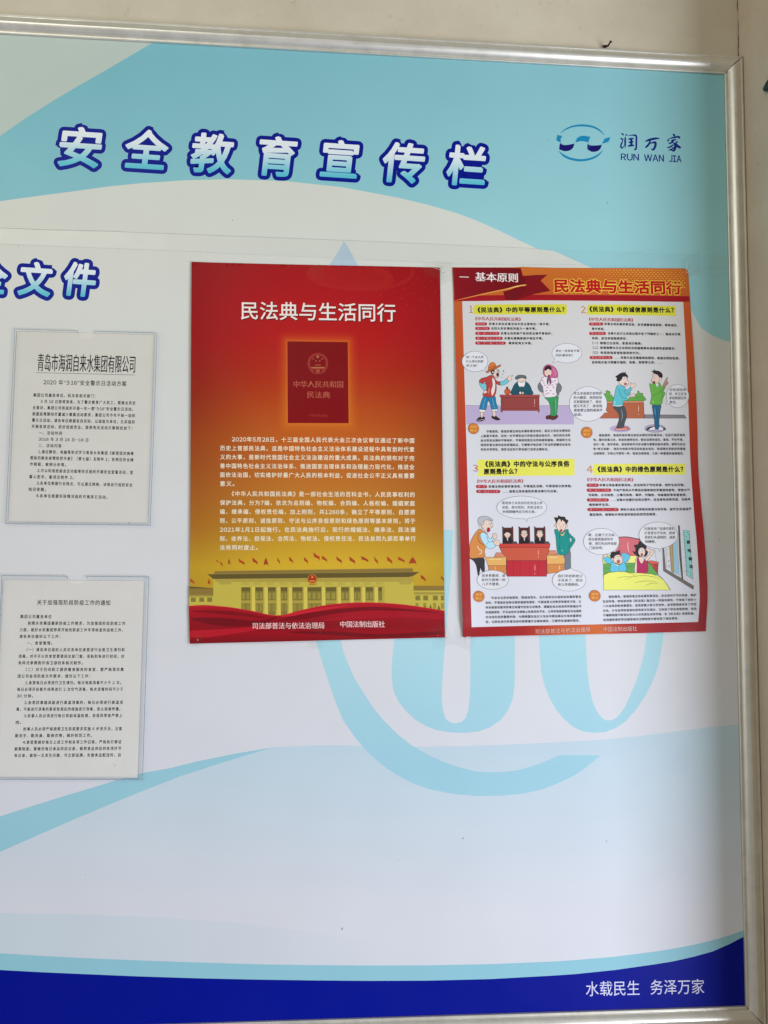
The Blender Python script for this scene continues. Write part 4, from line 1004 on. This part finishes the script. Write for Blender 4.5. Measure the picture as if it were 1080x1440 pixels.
hd.para(['　　绿色原则，是指民事主体从事民事活动，应当有利于节约资源、保护','生态环境。绿色原则是《民法典》确立的一项基本原则，它体现了党的十','八大以来的新发展理念，是具有重大意义的创举。这项原则既传承了天地','人和、人与自然和谐相处的传统文化理念，又体现了新的发展思想，有利','于缓解我国不断增长的人口与资源生态的矛盾。在《民法典》的物权编、','合同编和侵权责任编等相关法律制度中都体现了绿色原则。'],
        (847.5,839.5), (977.6,836.8), (848,871.8), (978.5,869), 31.5, BK, **BD)
hd.build('poster_text', law, M_POSTER)

LN = (36, 32, 34); SK = (228, 200, 184); base3 = base2
def pic(): return Print(S2, base3)
def fig(p, T, lw=.42):
    def f(P, c, sm=True, ln=True, w=None, n=3): p.poly(P, c, smooth=sm, T=T, line=LN if ln else None, lw=w or lw, n=n)
    def l(P, w=.35, c=LN, sm=True, tp=False): p.line(P, w, c, smooth=sm, T=T, taper=tp, n=3)
    def el(cx, cy, rx, ry, c, ln=True, tilt=0, n=16, w=None): p.poly([T(q) for q in ell(cx, cy, rx, ry, n, tilt=tilt)], c, line=LN if ln else None, lw=w or lw)
    return f, l, el
def bubble(p, T, cx, cy, rx, ry, tail, rows, em=3.9, lh=36, x0=None, shear=.12, tw=26):
    """speech bubble: ellipse outline with a pointed tail, handwritten lines inside"""
    a0 = math.degrees(math.atan2((tail[1]-cy)/ry, (tail[0]-cx)/rx)); da = math.degrees(tw/2/max(rx, ry))
    P = ell(cx, cy, rx, ry, 44, a0+da, a0+360-da)+[tail]
    p.poly([T(q) for q in P], (216, 215, 220), line=(70, 66, 68), lw=.38)
    for i, (t, xa, xb) in enumerate(rows):
        y = cy+(i-(len(rows)-1)/2)*lh; p.text(t, xa, y, xb, y, BK, em=em, T=T, shear=shear, bold=.012)
# --- scene 1: dispute before a desk
p = pic(); f, l, el = fig(p, E1)
f([(58,513),(400,513),(975,512),(1028,512),(1028,680),(540,680),(65,682)], (180,164,196), False, False); l([(58,512),(360,512)], .3, sm=False); l([(720,512),(1020,511)], .3, sm=False)
# man mid, behind the desk
f([(474,414),(478,360),(500,318),(530,300),(595,298),(630,325),(650,370),(654,414)], (34,82,96)); l([(500,412),(520,380),(545,385)], .35); l([(625,412),(610,385),(580,385)], .35)
el(560,290,36,32,SK); f([(526,306),(545,300),(560,308),(580,300),(594,304),(588,330),(576,348),(560,340),(546,348),(532,330)], (226,224,222)); el(548,290,6,5,(230,230,230),w=.25); el(574,290,6,5,(230,230,230),w=.25); l([(556,298),(562,303),(568,298)], .3)
f([(503,262),(520,245),(545,238),(590,243),(604,258),(598,272),(560,264),(520,278),(506,276)], (92,108,108)); l([(508,268),(555,258),(600,262)], .3)
f([(538,400),(545,385),(556,390),(560,408),(545,412)], SK); f([(565,408),(568,388),(578,392),(580,408)], SK)
el(434,388,27,27,(196,84,50)); f([(424,362),(426,345),(434,343),(440,362)], (110,70,50)); l([(424,380),(430,400)], .5, (226,140,100))
f([(365,416),(722,416),(720,436),(368,436)], (166,74,68), False); f([(376,437),(717,437),(717,543),(376,543)], (144,66,62), False); f([(372,543),(721,543),(718,571),(708,571),(706,557),(390,557),(388,571),(377,571)], (160,72,66), False)
l([(676,455),(676,500)], .6, (226,190,180), False); l([(676,512),(676,520)], .6, (226,190,180), False); l([(388,437),(388,540)], .25, (100,40,40), False)
# man left
f([(158,642),(180,618),(208,612),(230,616),(229,638),(195,654),(162,652)], (52,40,40)); f([(294,606),(326,604),(352,622),(369,634),(345,644),(310,632),(295,622)], (52,40,40))
l([(168,648),(225,634)], .5, (210,206,206), False); f([(192,568),(214,568),(213,614),(198,618)], SK); f([(304,562),(326,560),(328,604),(308,608)], SK)
f([(224,430),(262,428),(272,440),(255,490),(238,552),(185,548),(196,490),(210,450)], (44,118,160)); f([(258,438),(320,428),(332,480),(346,545),(296,550),(280,500)], (44,118,160))
l([(236,450),(222,500),(216,540)], .6, (120,176,200)); l([(300,450),(310,500),(318,535)], .6, (120,176,200))
f([(181,546),(239,552),(234,573),(180,567)], (226,224,224), False); f([(292,548),(345,543),(346,560),(296,564)], (226,224,224), False)
f([(246,258),(290,240),(318,262),(332,300),(334,380),(312,432),(262,436),(212,420),(228,380),(244,330),(232,300),(204,322),(181,292),(206,268)], (178,66,62)); f([(300,262),(320,284),(326,330),(318,390),(296,424),(288,380),(302,330),(298,290)], (226,214,206), True, True, .25)
l([(262,300),(258,360),(250,400)], .4, (110,34,36)); l([(272,350),(266,410)], 1.0, (222,150,140), tp=True)
f([(182,300),(204,318),(234,310),(246,340),(243,376),(228,380),(206,358),(188,330)], (112,190,204)); f([(224,384),(240,376),(254,388),(246,402),(228,404),(216,420),(220,398)], SK)
f([(326,284),(350,298),(376,300),(372,330),(334,316)], (178,66,62)); f([(370,298),(400,292),(436,264),(446,278),(444,300),(414,322),(376,332)], (112,190,204)); f([(436,264),(446,250),(464,248),(482,242),(484,246),(466,258),(472,268),(464,288),(450,290),(440,284)], SK, w=.3)
f([(290,196),(320,190),(345,186),(356,200),(362,214),(354,222),(358,240),(350,262),(330,264),(306,240),(292,228)], (222,194,178)); f([(286,196),(312,192),(318,212),(306,232),(290,226)], (60,44,44)); el(304,214,8,10,SK,w=.3)
f([(338,222),(352,220),(356,240),(344,256),(336,240)], (96,40,44), w=.3); el(350,200,10,8,(150,190,180),w=.3); el(352,200,3,3,LN,False)
f([(262,196),(266,160),(284,132),(306,126),(324,138),(330,164),(300,182),(274,198)], (206,116,56)); f([(244,218),(262,196),(300,180),(336,162),(376,147),(366,164),(330,182),(290,200),(256,220)], (184,96,48)); l([(270,176),(296,168),(326,152)], .5, (120,60,40))
for q in ((398,202,7),(392,234,5),(382,260,4),(404,216,4)): el(q[0], q[1], q[2]*.6, q[2], LN, False, 30, 7)
# woman
f([(778,628),(784,604),(820,598),(838,606),(832,630),(800,634)], (96,52,46)); f([(812,620),(826,602),(880,598),(884,612),(866,632),(830,640)], (96,52,46))
f([(772,438),(880,424),(886,470),(880,540),(868,600),(818,600),(822,560),(812,500),(790,462)], (60,146,88)); l([(842,470),(850,530),(846,598)], .4); l([(862,450),(866,500),(862,580)], .6, (130,196,140), tp=True)
f([(724,304),(748,312),(756,350),(752,392),(730,388),(710,366),(706,336)], (112,116,120)); f([(884,308),(908,326),(918,352),(906,388),(876,404),(860,388),(866,344)], (112,116,120)); f([(742,396),(756,398),(766,420),(750,420)], SK, w=.3); f([(858,404),(892,402),(894,418),(866,420)], (130,132,134), w=.3)
f([(746,266),(790,252),(850,254),(882,268),(888,300),(872,340),(868,380),(872,424),(820,438),(768,434),(754,380),(748,340),(728,312)], (226,216,222))
for (x, y, c) in ((750,290,0),(768,330,1),(790,352,0),(838,300,0),(858,290,1),(846,350,0),(778,380,0),(820,378,2),(780,408,0),(846,408,0),(758,310,2),(868,320,0),(806,330,0),(800,400,2),(836,330,1)):
    el(x, y, 10, 4, ((176,84,110),(150,90,130),(120,124,140))[c], False, (x*7) % 40-20, 8)
f([(756,232),(752,196),(768,160),(800,145),(842,160),(872,190),(884,230),(878,262),(846,264),(812,262),(776,252)], (190,92,134)); el(796,214,33,40,SK); f([(764,196),(776,164),(806,156),(826,176),(820,196),(798,184),(778,198)], (46,34,36)); 
f([(798,236),(812,240),(808,256),(796,252)], (150,50,50), w=.25); l([(778,214),(790,210)], .3); l([(804,206),(818,206)], .3); el(784,218,2.5,2.5,LN,False,0,6); el(810,214,2.5,2.5,LN,False,0,6)
f([(790,266),(802,262),(800,300),(792,326),(786,300)], (130,70,110), w=.3); f([(806,264),(820,268),(826,300),(818,326),(808,300)], (130,70,110), w=.3); l([(850,180),(866,220),(862,250)], .5, (230,150,180)); l([(836,176),(850,210),(848,244)], .4, (226,150,180))
bubble(p, E1, 143, 119, 116, 92, (242,208), [('她一个女人凭',64,220),('什么来也到家',64,220),('的土地？',66,168)], em=4.0, lh=38)
p.build('cartoon_courtroom_desk', law, M_POSTER)
bb2 = pic(); bubble(bb2, A_, 890, 730, 112, 73, (783,802), [('男女一样享有平等',806,985),('的民事权利！',806,936)], em=4.0, lh=33, tw=30); bb2.build('speech_bubble', law, M_POSTER)
# --- scene 2: greenhouse produce dispute
p = pic(); f, l, el = fig(p, E2)
f([(312,300),(304,272),(322,266),(318,248),(336,244),(352,252),(358,262),(352,276),(372,284),(378,300),(392,300),(470,300),(566,300),(574,276),(590,272),(592,248),(606,250),(610,266),(640,268),(636,286),(648,296),(642,336),(326,336)], (94,160,70)); l([(332,262),(340,280)], .4, (150,200,110)); l([(600,262),(606,284)], .4, (150,200,110)); l([(330,300),(360,306)], .3, (60,120,50)); l([(580,300),(620,306)], .3, (60,120,50))
f([(326,336),(642,333),(646,350),(328,352)], (206,140,110), False); f([(330,352),(646,350),(652,484),(270,484)], (176,98,68), False); l([(602,372),(600,430)], .7, (236,200,180), tp=True); l([(602,445),(602,456)], .6, (236,200,180), False)
f([(652,452),(996,456),(1014,484),(654,484)], (128,126,130), False); el(444,574,92,32,(178,162,194),False); el(744,572,90,34,(176,164,192))
f([(406,570),(420,556),(470,560),(500,556),(520,574),(506,586),(404,586)], (204,110,96)); l([(406,580),(500,578)], .5, (240,226,220), False); f([(664,582),(690,562),(740,558),(752,576),(730,586)], (226,224,226)); f([(760,576),(776,560),(812,560),(838,576),(820,588),(776,584)], (226,224,226))
f([(668,584),(692,560),(738,556),(700,572),(684,588)], (60,50,60), w=.25); f([(792,558),(838,576),(820,588),(812,570)], (60,50,60), w=.25)
f([(384,386),(470,378),(492,420),(498,470),(482,520),(470,562),(412,566),(428,510),(434,462),(410,420)], (74,80,84)); l([(450,400),(462,460),(452,510)], .8, (150,156,160), tp=True)
f([(722,366),(792,366),(790,420),(780,500),(778,572),(744,572),(738,500),(726,430)], (44,98,132)); l([(762,400),(760,560)], .35); l([(740,390),(748,460)], .7, (120,170,196), tp=True)
f([(424,196),(470,206),(496,236),(520,240),(530,290),(500,330),(470,336),(462,376),(418,384),(380,372),(376,350),(392,290),(404,230)], (92,182,194)); l([(430,230),(450,290),(474,312),(520,306)], .4); l([(398,330),(396,362)], .8, (190,226,230), tp=True); l([(380,372),(420,378),(462,372)], .9, (214,224,226))
f([(474,246),(502,240),(536,210),(548,222),(522,262),(496,276)], (92,182,194)); f([(532,214),(530,178),(538,176),(542,190),(560,180),(578,186),(578,206),(556,214),(546,222)], SK, w=.3); l([(556,190),(572,196)], .25); f([(504,300),(540,276),(566,270),(572,280),(552,294),(530,292),(512,318)], SK, w=.3)
f([(430,150),(446,130),(480,120),(504,132),(506,160),(514,178),(508,198),(480,208),(452,196),(434,180)], (226,200,188)); el(500,176,14,20,(232,206,196),w=.3); f([(402,122),(420,112),(440,96),(462,90),(466,82),(474,92),(490,82),(488,96),(506,112),(504,136),(484,122),(462,130),(452,150),(432,164),(410,156),(416,138)], (44,40,46)); el(470,134,8,11,(236,234,230),w=.25); el(490,132,6,10,(236,234,230),w=.25); el(472,136,2.5,3,LN,False,0,6); el(489,135,2.5,3,LN,False,0,6); f([(474,184),(496,178),(498,190),(480,196)], (176,84,84), w=.25)
l([(428,186),(440,210)], .8, (200,200,200))
f([(696,184),(716,190),(734,178),(770,170),(790,188),(796,206),(818,206),(832,220),(816,250),(832,268),(812,310),(796,366),(708,364),(704,340),(714,290),(704,240)], (104,170,72)); l([(716,290),(770,268),(820,226)], .4); l([(796,250),(812,280),(794,330)], .4); l([(724,330),(732,352)], .8, (190,220,140), tp=True); f([(748,182),(768,176),(772,206),(760,216)], (230,232,230), w=.25); l([(760,190),(764,214)], .6, (90,60,50))
f([(818,206),(812,196),(826,168),(846,132),(852,134),(846,166),(858,168),(856,184),(840,204),(826,222)], (170,130,116), w=.3)
f([(724,100),(740,98),(780,106),(790,130),(784,164),(750,186),(720,176),(712,158),(720,134),(728,120)], (226,196,180)); f([(714,74),(730,76),(734,62),(748,72),(778,76),(804,98),(808,124),(794,140),(780,128),(766,108),(742,98),(728,88)], (44,40,46)); el(788,142,10,12,SK,w=.3); el(744,124,8,9,(236,234,230),w=.25); el(742,126,2.5,3,LN,False,0,6); f([(722,166),(744,166),(744,180),(728,182)], (120,70,50), w=.25); l([(728,146),(742,150)], .3)
bubble(p, E2, 165, 360, 163, 150, (336,436), [('老王承诺高价收购我',40,282),('的大棚菜，我把其他',38,284),('买家都拒绝了，现在',38,282),('他又不买了，原来他',38,286),('是故意让我的菜卖不',40,290),('出去。',44,112)], em=4.6, lh=36.5)
bubble(p, E2, 938, 292, 97, 101, (834,362), [('没有诚信原',866,1012),('则，老王应当',862,1014),('承担赔偿过失',864,1014),('责任。',866,930)], em=4.4, lh=36)
p.build('cartoon_vegetable_beds', law, M_POSTER)
# --- scene 3: court
p = pic(); f, l, el = fig(p, E3)
for x0, x1, fx, kind in ((316,408,360,0), (458,552,506,1), (593,686,641,2)):
    f([(x0,326),(x0-2,312),(x0+8,314),(x0+10,322),(x1-12,322),(x1-8,310),(x1,312),(x1+2,330),(x1+4,460),(x0+2,460)], (98,50,50), False); f([(x0+9,330),(x1-8,330),(x1-8,400),(x0+9,400)], (70,36,38), False, False)
    f([(x0+6,460),(x0+12,420),(fx-22,404),(fx,412),(fx+22,404),(x1-10,420),(x1+6,460)], (38,32,36))
    el(fx, 380, 24, 30, SK); l([(fx-10,378),(fx-4,378)], .35); l([(fx+5,378),(fx+11,378)], .35); l([(fx,380),(fx+2,390)], .25); l([(fx-6,400),(fx+6,399)], .4, (140,60,50)); el(fx-26, 382, 4, 7, SK, w=.25); el(fx+26, 382, 4, 7, SK, w=.25)
    if kind == 0: f([(fx-26,372),(fx-20,348),(fx+4,342),(fx+22,352),(fx+26,370),(fx+8,362),(fx-10,362)], (60,42,40))
    elif kind == 1: f([(fx-26,372),(fx-22,350),(fx,344),(fx+22,350),(fx+27,372),(fx+14,356),(fx-12,356)], (214,200,186)); el(fx-8,378,8,7,(220,214,206),w=.3); el(fx+9,378,8,7,(220,214,206),w=.3)
    else: f([(fx-26,374),(fx-22,350),(fx,343),(fx+20,348),(fx+27,370),(fx+10,354),(fx-12,358)], (196,180,168))
    f([(fx-8,412),(fx+2,440),(fx+8,412)], (190,180,180), w=.25)
    f([(x1-2,444),(x1+30,442),(x1+34,460),(x1-2,460)], (84,78,82), w=.3)
f([(284,460),(732,460),(728,478),(726,494),(290,494),(288,478)], (196,66,58), False); f([(292,494),(724,494),(716,540),(700,560),(700,606),(352,606),(350,580),(312,540)], (196,86,64), False)
f([(352,606),(700,606),(700,744),(352,744)], (186,40,54), False)
for x in (412,470,552,628): l([(x,608),(x,742)], .35, (110,20,32), False)
l([(628,515),(627,560)], .9, (240,170,150), tp=True); l([(627,570),(627,584)], .7, (240,170,150)); l([(598,640),(598,700)], 1.0, (240,150,150), tp=True); l([(598,712),(596,728)], .7, (240,150,150))
f([(246,574),(262,538),(312,540),(350,578)], (208,132,102), False); f([(166,578),(350,576),(348,650),(192,650),(178,610)], (222,170,98), False); f([(192,650),(348,650),(352,720),(200,720)], (206,130,70), False); l([(200,596),(310,596)], .6, (246,226,180), False); l([(252,656),(254,690)], .7, (246,210,160), tp=True)
f([(704,560),(726,520),(776,520),(796,556)], (208,132,102), False); f([(700,560),(870,558),(866,600),(852,636),(704,638)], (222,170,98), False); f([(704,638),(852,636),(852,700),(704,722)], (206,130,70), False); l([(720,578),(790,578)], .6, (246,226,180), False); l([(812,648),(812,690)], .8, (250,214,170), tp=True)
# old man
f([(34,584),(150,584),(160,640),(160,696),(140,700),(122,670),(106,740),(96,690),(84,640),(60,606)], (52,48,54)); f([(106,640),(124,668),(106,738),(98,700)], (44,40,46), w=.25)
f([(34,584),(150,580),(168,588),(164,576),(60,570)], (226,226,228), w=.3)
f([(112,334),(150,350),(186,384),(192,440),(160,520),(166,576),(110,582),(34,584),(30,510),(36,450),(66,390)], (206,132,66)); l([(100,480),(112,510),(134,520),(130,545),(110,552)], 1.0, (246,216,180)); l([(112,360),(102,410),(124,456),(152,466)], .7, (100,50,40))
f([(130,368),(160,366),(192,396),(196,440),(240,446),(256,470),(246,494),(200,504),(168,476),(140,440),(124,400)], (176,216,232)); l([(180,470),(196,440)], .35)
f([(180,400),(214,420),(228,402),(240,412),(226,440),(200,446)], (176,216,232)); el(250,394,20,25,SK); f([(240,440),(262,428),(288,436),(294,460),(284,476),(258,474),(244,462)], SK); l([(240,384),(256,380)], .25); l([(240,396),(260,392)], .25); l([(256,446),(270,452)], .3)
f([(108,296),(118,318),(150,340),(186,372),(180,352),(140,326)], (226,228,232), w=.3)
f([(126,270),(150,250),(196,256),(222,270),(230,296),(232,312),(206,330),(200,352),(176,352),(142,322),(130,300)], (226,198,184)); f([(102,262),(112,236),(146,222),(190,226),(226,248),(232,262),(204,254),(168,256),(152,272),(156,290),(134,300),(108,288)], (178,178,182)); f([(186,324),(202,322),(210,344),(196,360),(182,350)], (170,30,56), w=.3); el(192,284,10,12,(232,228,226),w=.25); el(214,280,8,10,(232,228,226),w=.25); el(196,286,2.5,3,LN,False,0,6); el(214,283,2.5,3,LN,False,0,6); el(222,302,12,13,SK,w=.3); el(146,288,8,12,SK,w=.3)
# young man
f([(848,556),(902,520),(908,600),(904,694),(862,700),(858,600)], (112,118,128)); f([(796,540),(812,536),(824,556),(808,556)], SK, w=.3)
f([(768,344),(788,336),(806,352),(840,356),(872,336),(888,340),(892,372),(906,470),(900,520),(864,556),(822,556),(796,540),(786,480),(780,400)], (22,138,130)); f([(880,352),(912,386),(948,424),(930,466),(904,498),(894,478),(920,424),(890,398)], (22,138,130)); l([(808,376),(814,440),(808,520)], .35); l([(832,510),(836,530)], .8, (170,220,214), tp=True)
f([(806,350),(822,376),(840,376),(858,350),(848,388),(826,390)], (222,190,110), w=.3)
f([(782,270),(800,244),(850,250),(872,280),(868,310),(850,346),(826,362),(800,348),(786,310)], SK); f([(768,232),(796,236),(802,216),(822,226),(858,228),(864,246),(888,262),(868,292),(862,276),(846,262),(836,250),(828,270),(818,248),(800,252),(786,284),(778,262)], (44,42,46)); f([(812,342),(832,336),(836,350),(818,358)], (150,70,50), w=.3); l([(800,290),(816,286)], .35); l([(838,290),(856,294)], .35); el(776,302,8,11,SK,w=.3); el(872,306,9,12,SK,w=.3); el(828,318,10,9,SK,w=.25); l([(804,300),(814,298)], .3); l([(840,304),(852,306)], .3)
bubble(p, E3, 484, 146, 217, 98, (530,270), [('断绝亲子关系的约定有违公序',314,664),('良俗，是无效的，你依法有义',314,666),('务照顾赡养自己的父亲。',316,604)], em=4.4, lh=38)
bubble(p, E3, 231, 774, 137, 83, (120,716), [('我身患重病，谁',136,340),('会作为我唯一的',134,342),('儿子不管我。',138,292)], em=4.4, lh=37, tw=30)
bubble(p, E3, 894, 778, 146, 93, (910,672), [('我们早就断绝父',796,1010),('子关系了，我没',794,1012),('有义务照顾你。',796,980)], em=4.4, lh=37, tw=60)
p.build('cartoon_court_bench', law, M_POSTER)
# --- scene 4: bed by the window
p = pic(); f, l, el = fig(p, E4)
f([(350,168),(420,160),(500,172),(560,196),(560,330),(360,330),(310,310),(350,240)], (204,104,112)); l([(350,162),(430,160),(540,184)], 1.2, (90,36,44)); l([(432,200),(430,250),(442,300)], .9, (244,200,196), tp=True)
f([(210,320),(236,316),(300,340),(330,390),(210,400)], (206,210,120)); f([(440,334),(510,330),(530,360),(500,400),(440,400)], (240,232,130)); f([(604,376),(680,378),(700,400),(696,496),(640,440)], (196,76,64), False); f([(604,376),(640,370),(704,384),(702,402),(630,398)], (214,96,78), False); f([(660,404),(696,406),(694,490),(662,452)], (172,60,54), False)
f([(210,400),(440,392),(620,390),(700,496),(620,500),(210,520)], (96,160,76), False); l([(212,440),(280,436)], .8, (70,130,60), tp=True); l([(380,430),(490,420)], .8, (70,130,60), tp=True); l([(620,392),(706,500)], .4, sm=False); l([(668,260),(684,380)], .3, (90,90,96), False)
f([(214,340),(240,330),(272,350),(298,376),(296,400),(252,396),(222,376)], (96,186,216)); f([(366,316),(400,302),(440,320),(446,350),(420,380),(396,384),(372,350),(396,344)], (96,186,216)); f([(216,324),(228,314),(246,328),(224,344)], SK, w=.3)
f([(284,384),(310,398),(352,412),(392,384),(406,400),(410,468),(278,470),(276,420)], (96,186,216)); l([(350,412),(352,466)], .35); f([(300,388),(320,402),(350,412),(340,420),(308,402)], (226,232,236), w=.3)
f([(296,344),(320,320),(356,322),(378,350),(380,380),(362,402),(330,396),(306,380)], SK); f([(272,330),(286,296),(320,292),(340,286),(362,278),(356,296),(366,312),(340,316),(312,330),(304,350),(284,360)], (40,36,42)); f([(332,372),(350,364),(360,382),(346,396),(334,390)], (178,90,90), w=.3); el(330,344,12,10,(236,232,228),w=.25); el(354,344,10,10,(236,232,228),w=.25); l([(322,338),(338,340)], .4); l([(348,340),(362,336)], .4); el(290,356,8,10,SK,w=.3)
f([(500,352),(512,352),(510,480),(490,480),(488,440)], SK); f([(510,352),(530,346),(548,400),(570,372),(594,344),(606,380),(604,476),(516,480),(512,420)], (176,36,90)); f([(530,340),(560,340),(574,356),(560,392),(544,394),(528,360)], SK, w=.3); l([(548,394),(550,404)], .3)
f([(582,268),(620,264),(660,282),(664,296),(632,340),(596,376),(582,352),(618,320),(634,292),(598,296)], SK)
f([(472,282),(492,296),(498,260),(484,236),(520,226),(534,196),(552,206),(580,222),(598,250),(586,270),(606,290),(600,320),(578,336),(560,320),(540,330),(516,336),(502,318),(488,312)], (44,34,42)); f([(522,290),(534,262),(560,254),(582,276),(584,306),(566,334),(540,330),(526,310)], SK); el(544,280,10,11,(236,232,228),w=.25); el(568,276,9,11,(236,232,228),w=.25); el(546,282,2.5,3,LN,False,0,6); el(567,278,2.5,3,LN,False,0,6); el(554,318,10,13,(170,70,70),w=.3)
f([(212,500),(260,478),(340,468),(400,470),(440,478),(540,482),(640,490),(710,512),(748,544),(800,620),(806,634),(212,634)], lambda x, y: lerp((232,230,110), (222,226,112), (np.asarray(y)-803)/30), False)
l([(212,500),(260,478),(340,468),(400,470),(470,492),(500,514)], .4); l([(400,540),(470,516),(560,504),(660,516),(740,546)], .45, tp=True); l([(320,530),(400,514),(480,516)], .4, tp=True); l([(480,570),(580,552),(700,560)], .4, tp=True); l([(574,602),(640,572),(710,578)], .4, tp=True); l([(700,498),(748,544),(810,632)], .5)
# window, sill and lit sign
f([(738,256),(750,258),(766,446),(1014,596),(1010,628),(746,462)], (112,104,98), False); f([(800,238),(830,226),(838,480),(818,470)], (178,150,100), False); f([(834,224),(872,190),(886,500),(842,482)], (150,190,208), False, False); f([(878,58),(890,58),(904,330),(920,540),(908,532),(890,330)], (92,82,80), False); f([(870,180),(876,180),(900,526),(890,520)], (230,232,232), False, True, .25)
l([(768,262),(772,440)], .3, (150,120,90), False)
for q in ((784,270,6),(786,312,5),(794,374,8),(796,420,9),(912,206,4),(920,270,4),(930,340,4),(934,412,5),(930,468,6),(908,138,4)): el(q[0], q[1], q[2]*.4, q[2], LN, False, 25, 6)
f([(922,100),(974,106),(978,200),(1006,536),(950,500),(946,400),(934,250)], (144,200,196), False, True)
for i, (ch, x, y) in enumerate((('家',966,206),('电',974,282),('商',982,354),('场',988,424))): p.text(ch, x-13, y, x+15, y+2, (40,36,40), em=5.2, T=E4, bold=.05)
for i in range(12): y = 118+i*31; x = 924+i*2.4; l([(x,y),(x+8,y+3)], .3, sm=False)
for q in ((958,120),(986,500),(962,470),(968,140),(950,160),(982,480)): el(*q, 3, 4, LN, False, 0, 6)
bubble(p, E4, 192, 200, 159, 117, (206,318), [('嗯，这属于光污染，',76,320),('现在都提倡绿色环',76,298),('保，我们先向环保部',80,330),('门投诉吧。',84,206)], em=4.5, lh=38.5, tw=10)
bubble(p, E4, 700, 144, 172, 118, (712,290), [('对面商场广告牌的霓虹',574,846),('灯夜里也不关闭，照得',576,848),('我家灯火通明的，真影',578,852),('响睡眠。',582,676)], em=4.5, lh=38.5, tw=22)
p.build('cartoon_bedroom', law, M_POSTER)
tape(law, SX, [(612,366),(640,370),(640,394),(616,402)], crease=True); tape(law, SX, [(956,366),(983,352),(984,384),(962,391)])
tape(law, SX, [(640,880),(672,876),(664,918),(636,905)]); tape(law, SX, [(978,662),(990,660),(991,672),(980,674)], crease=False)
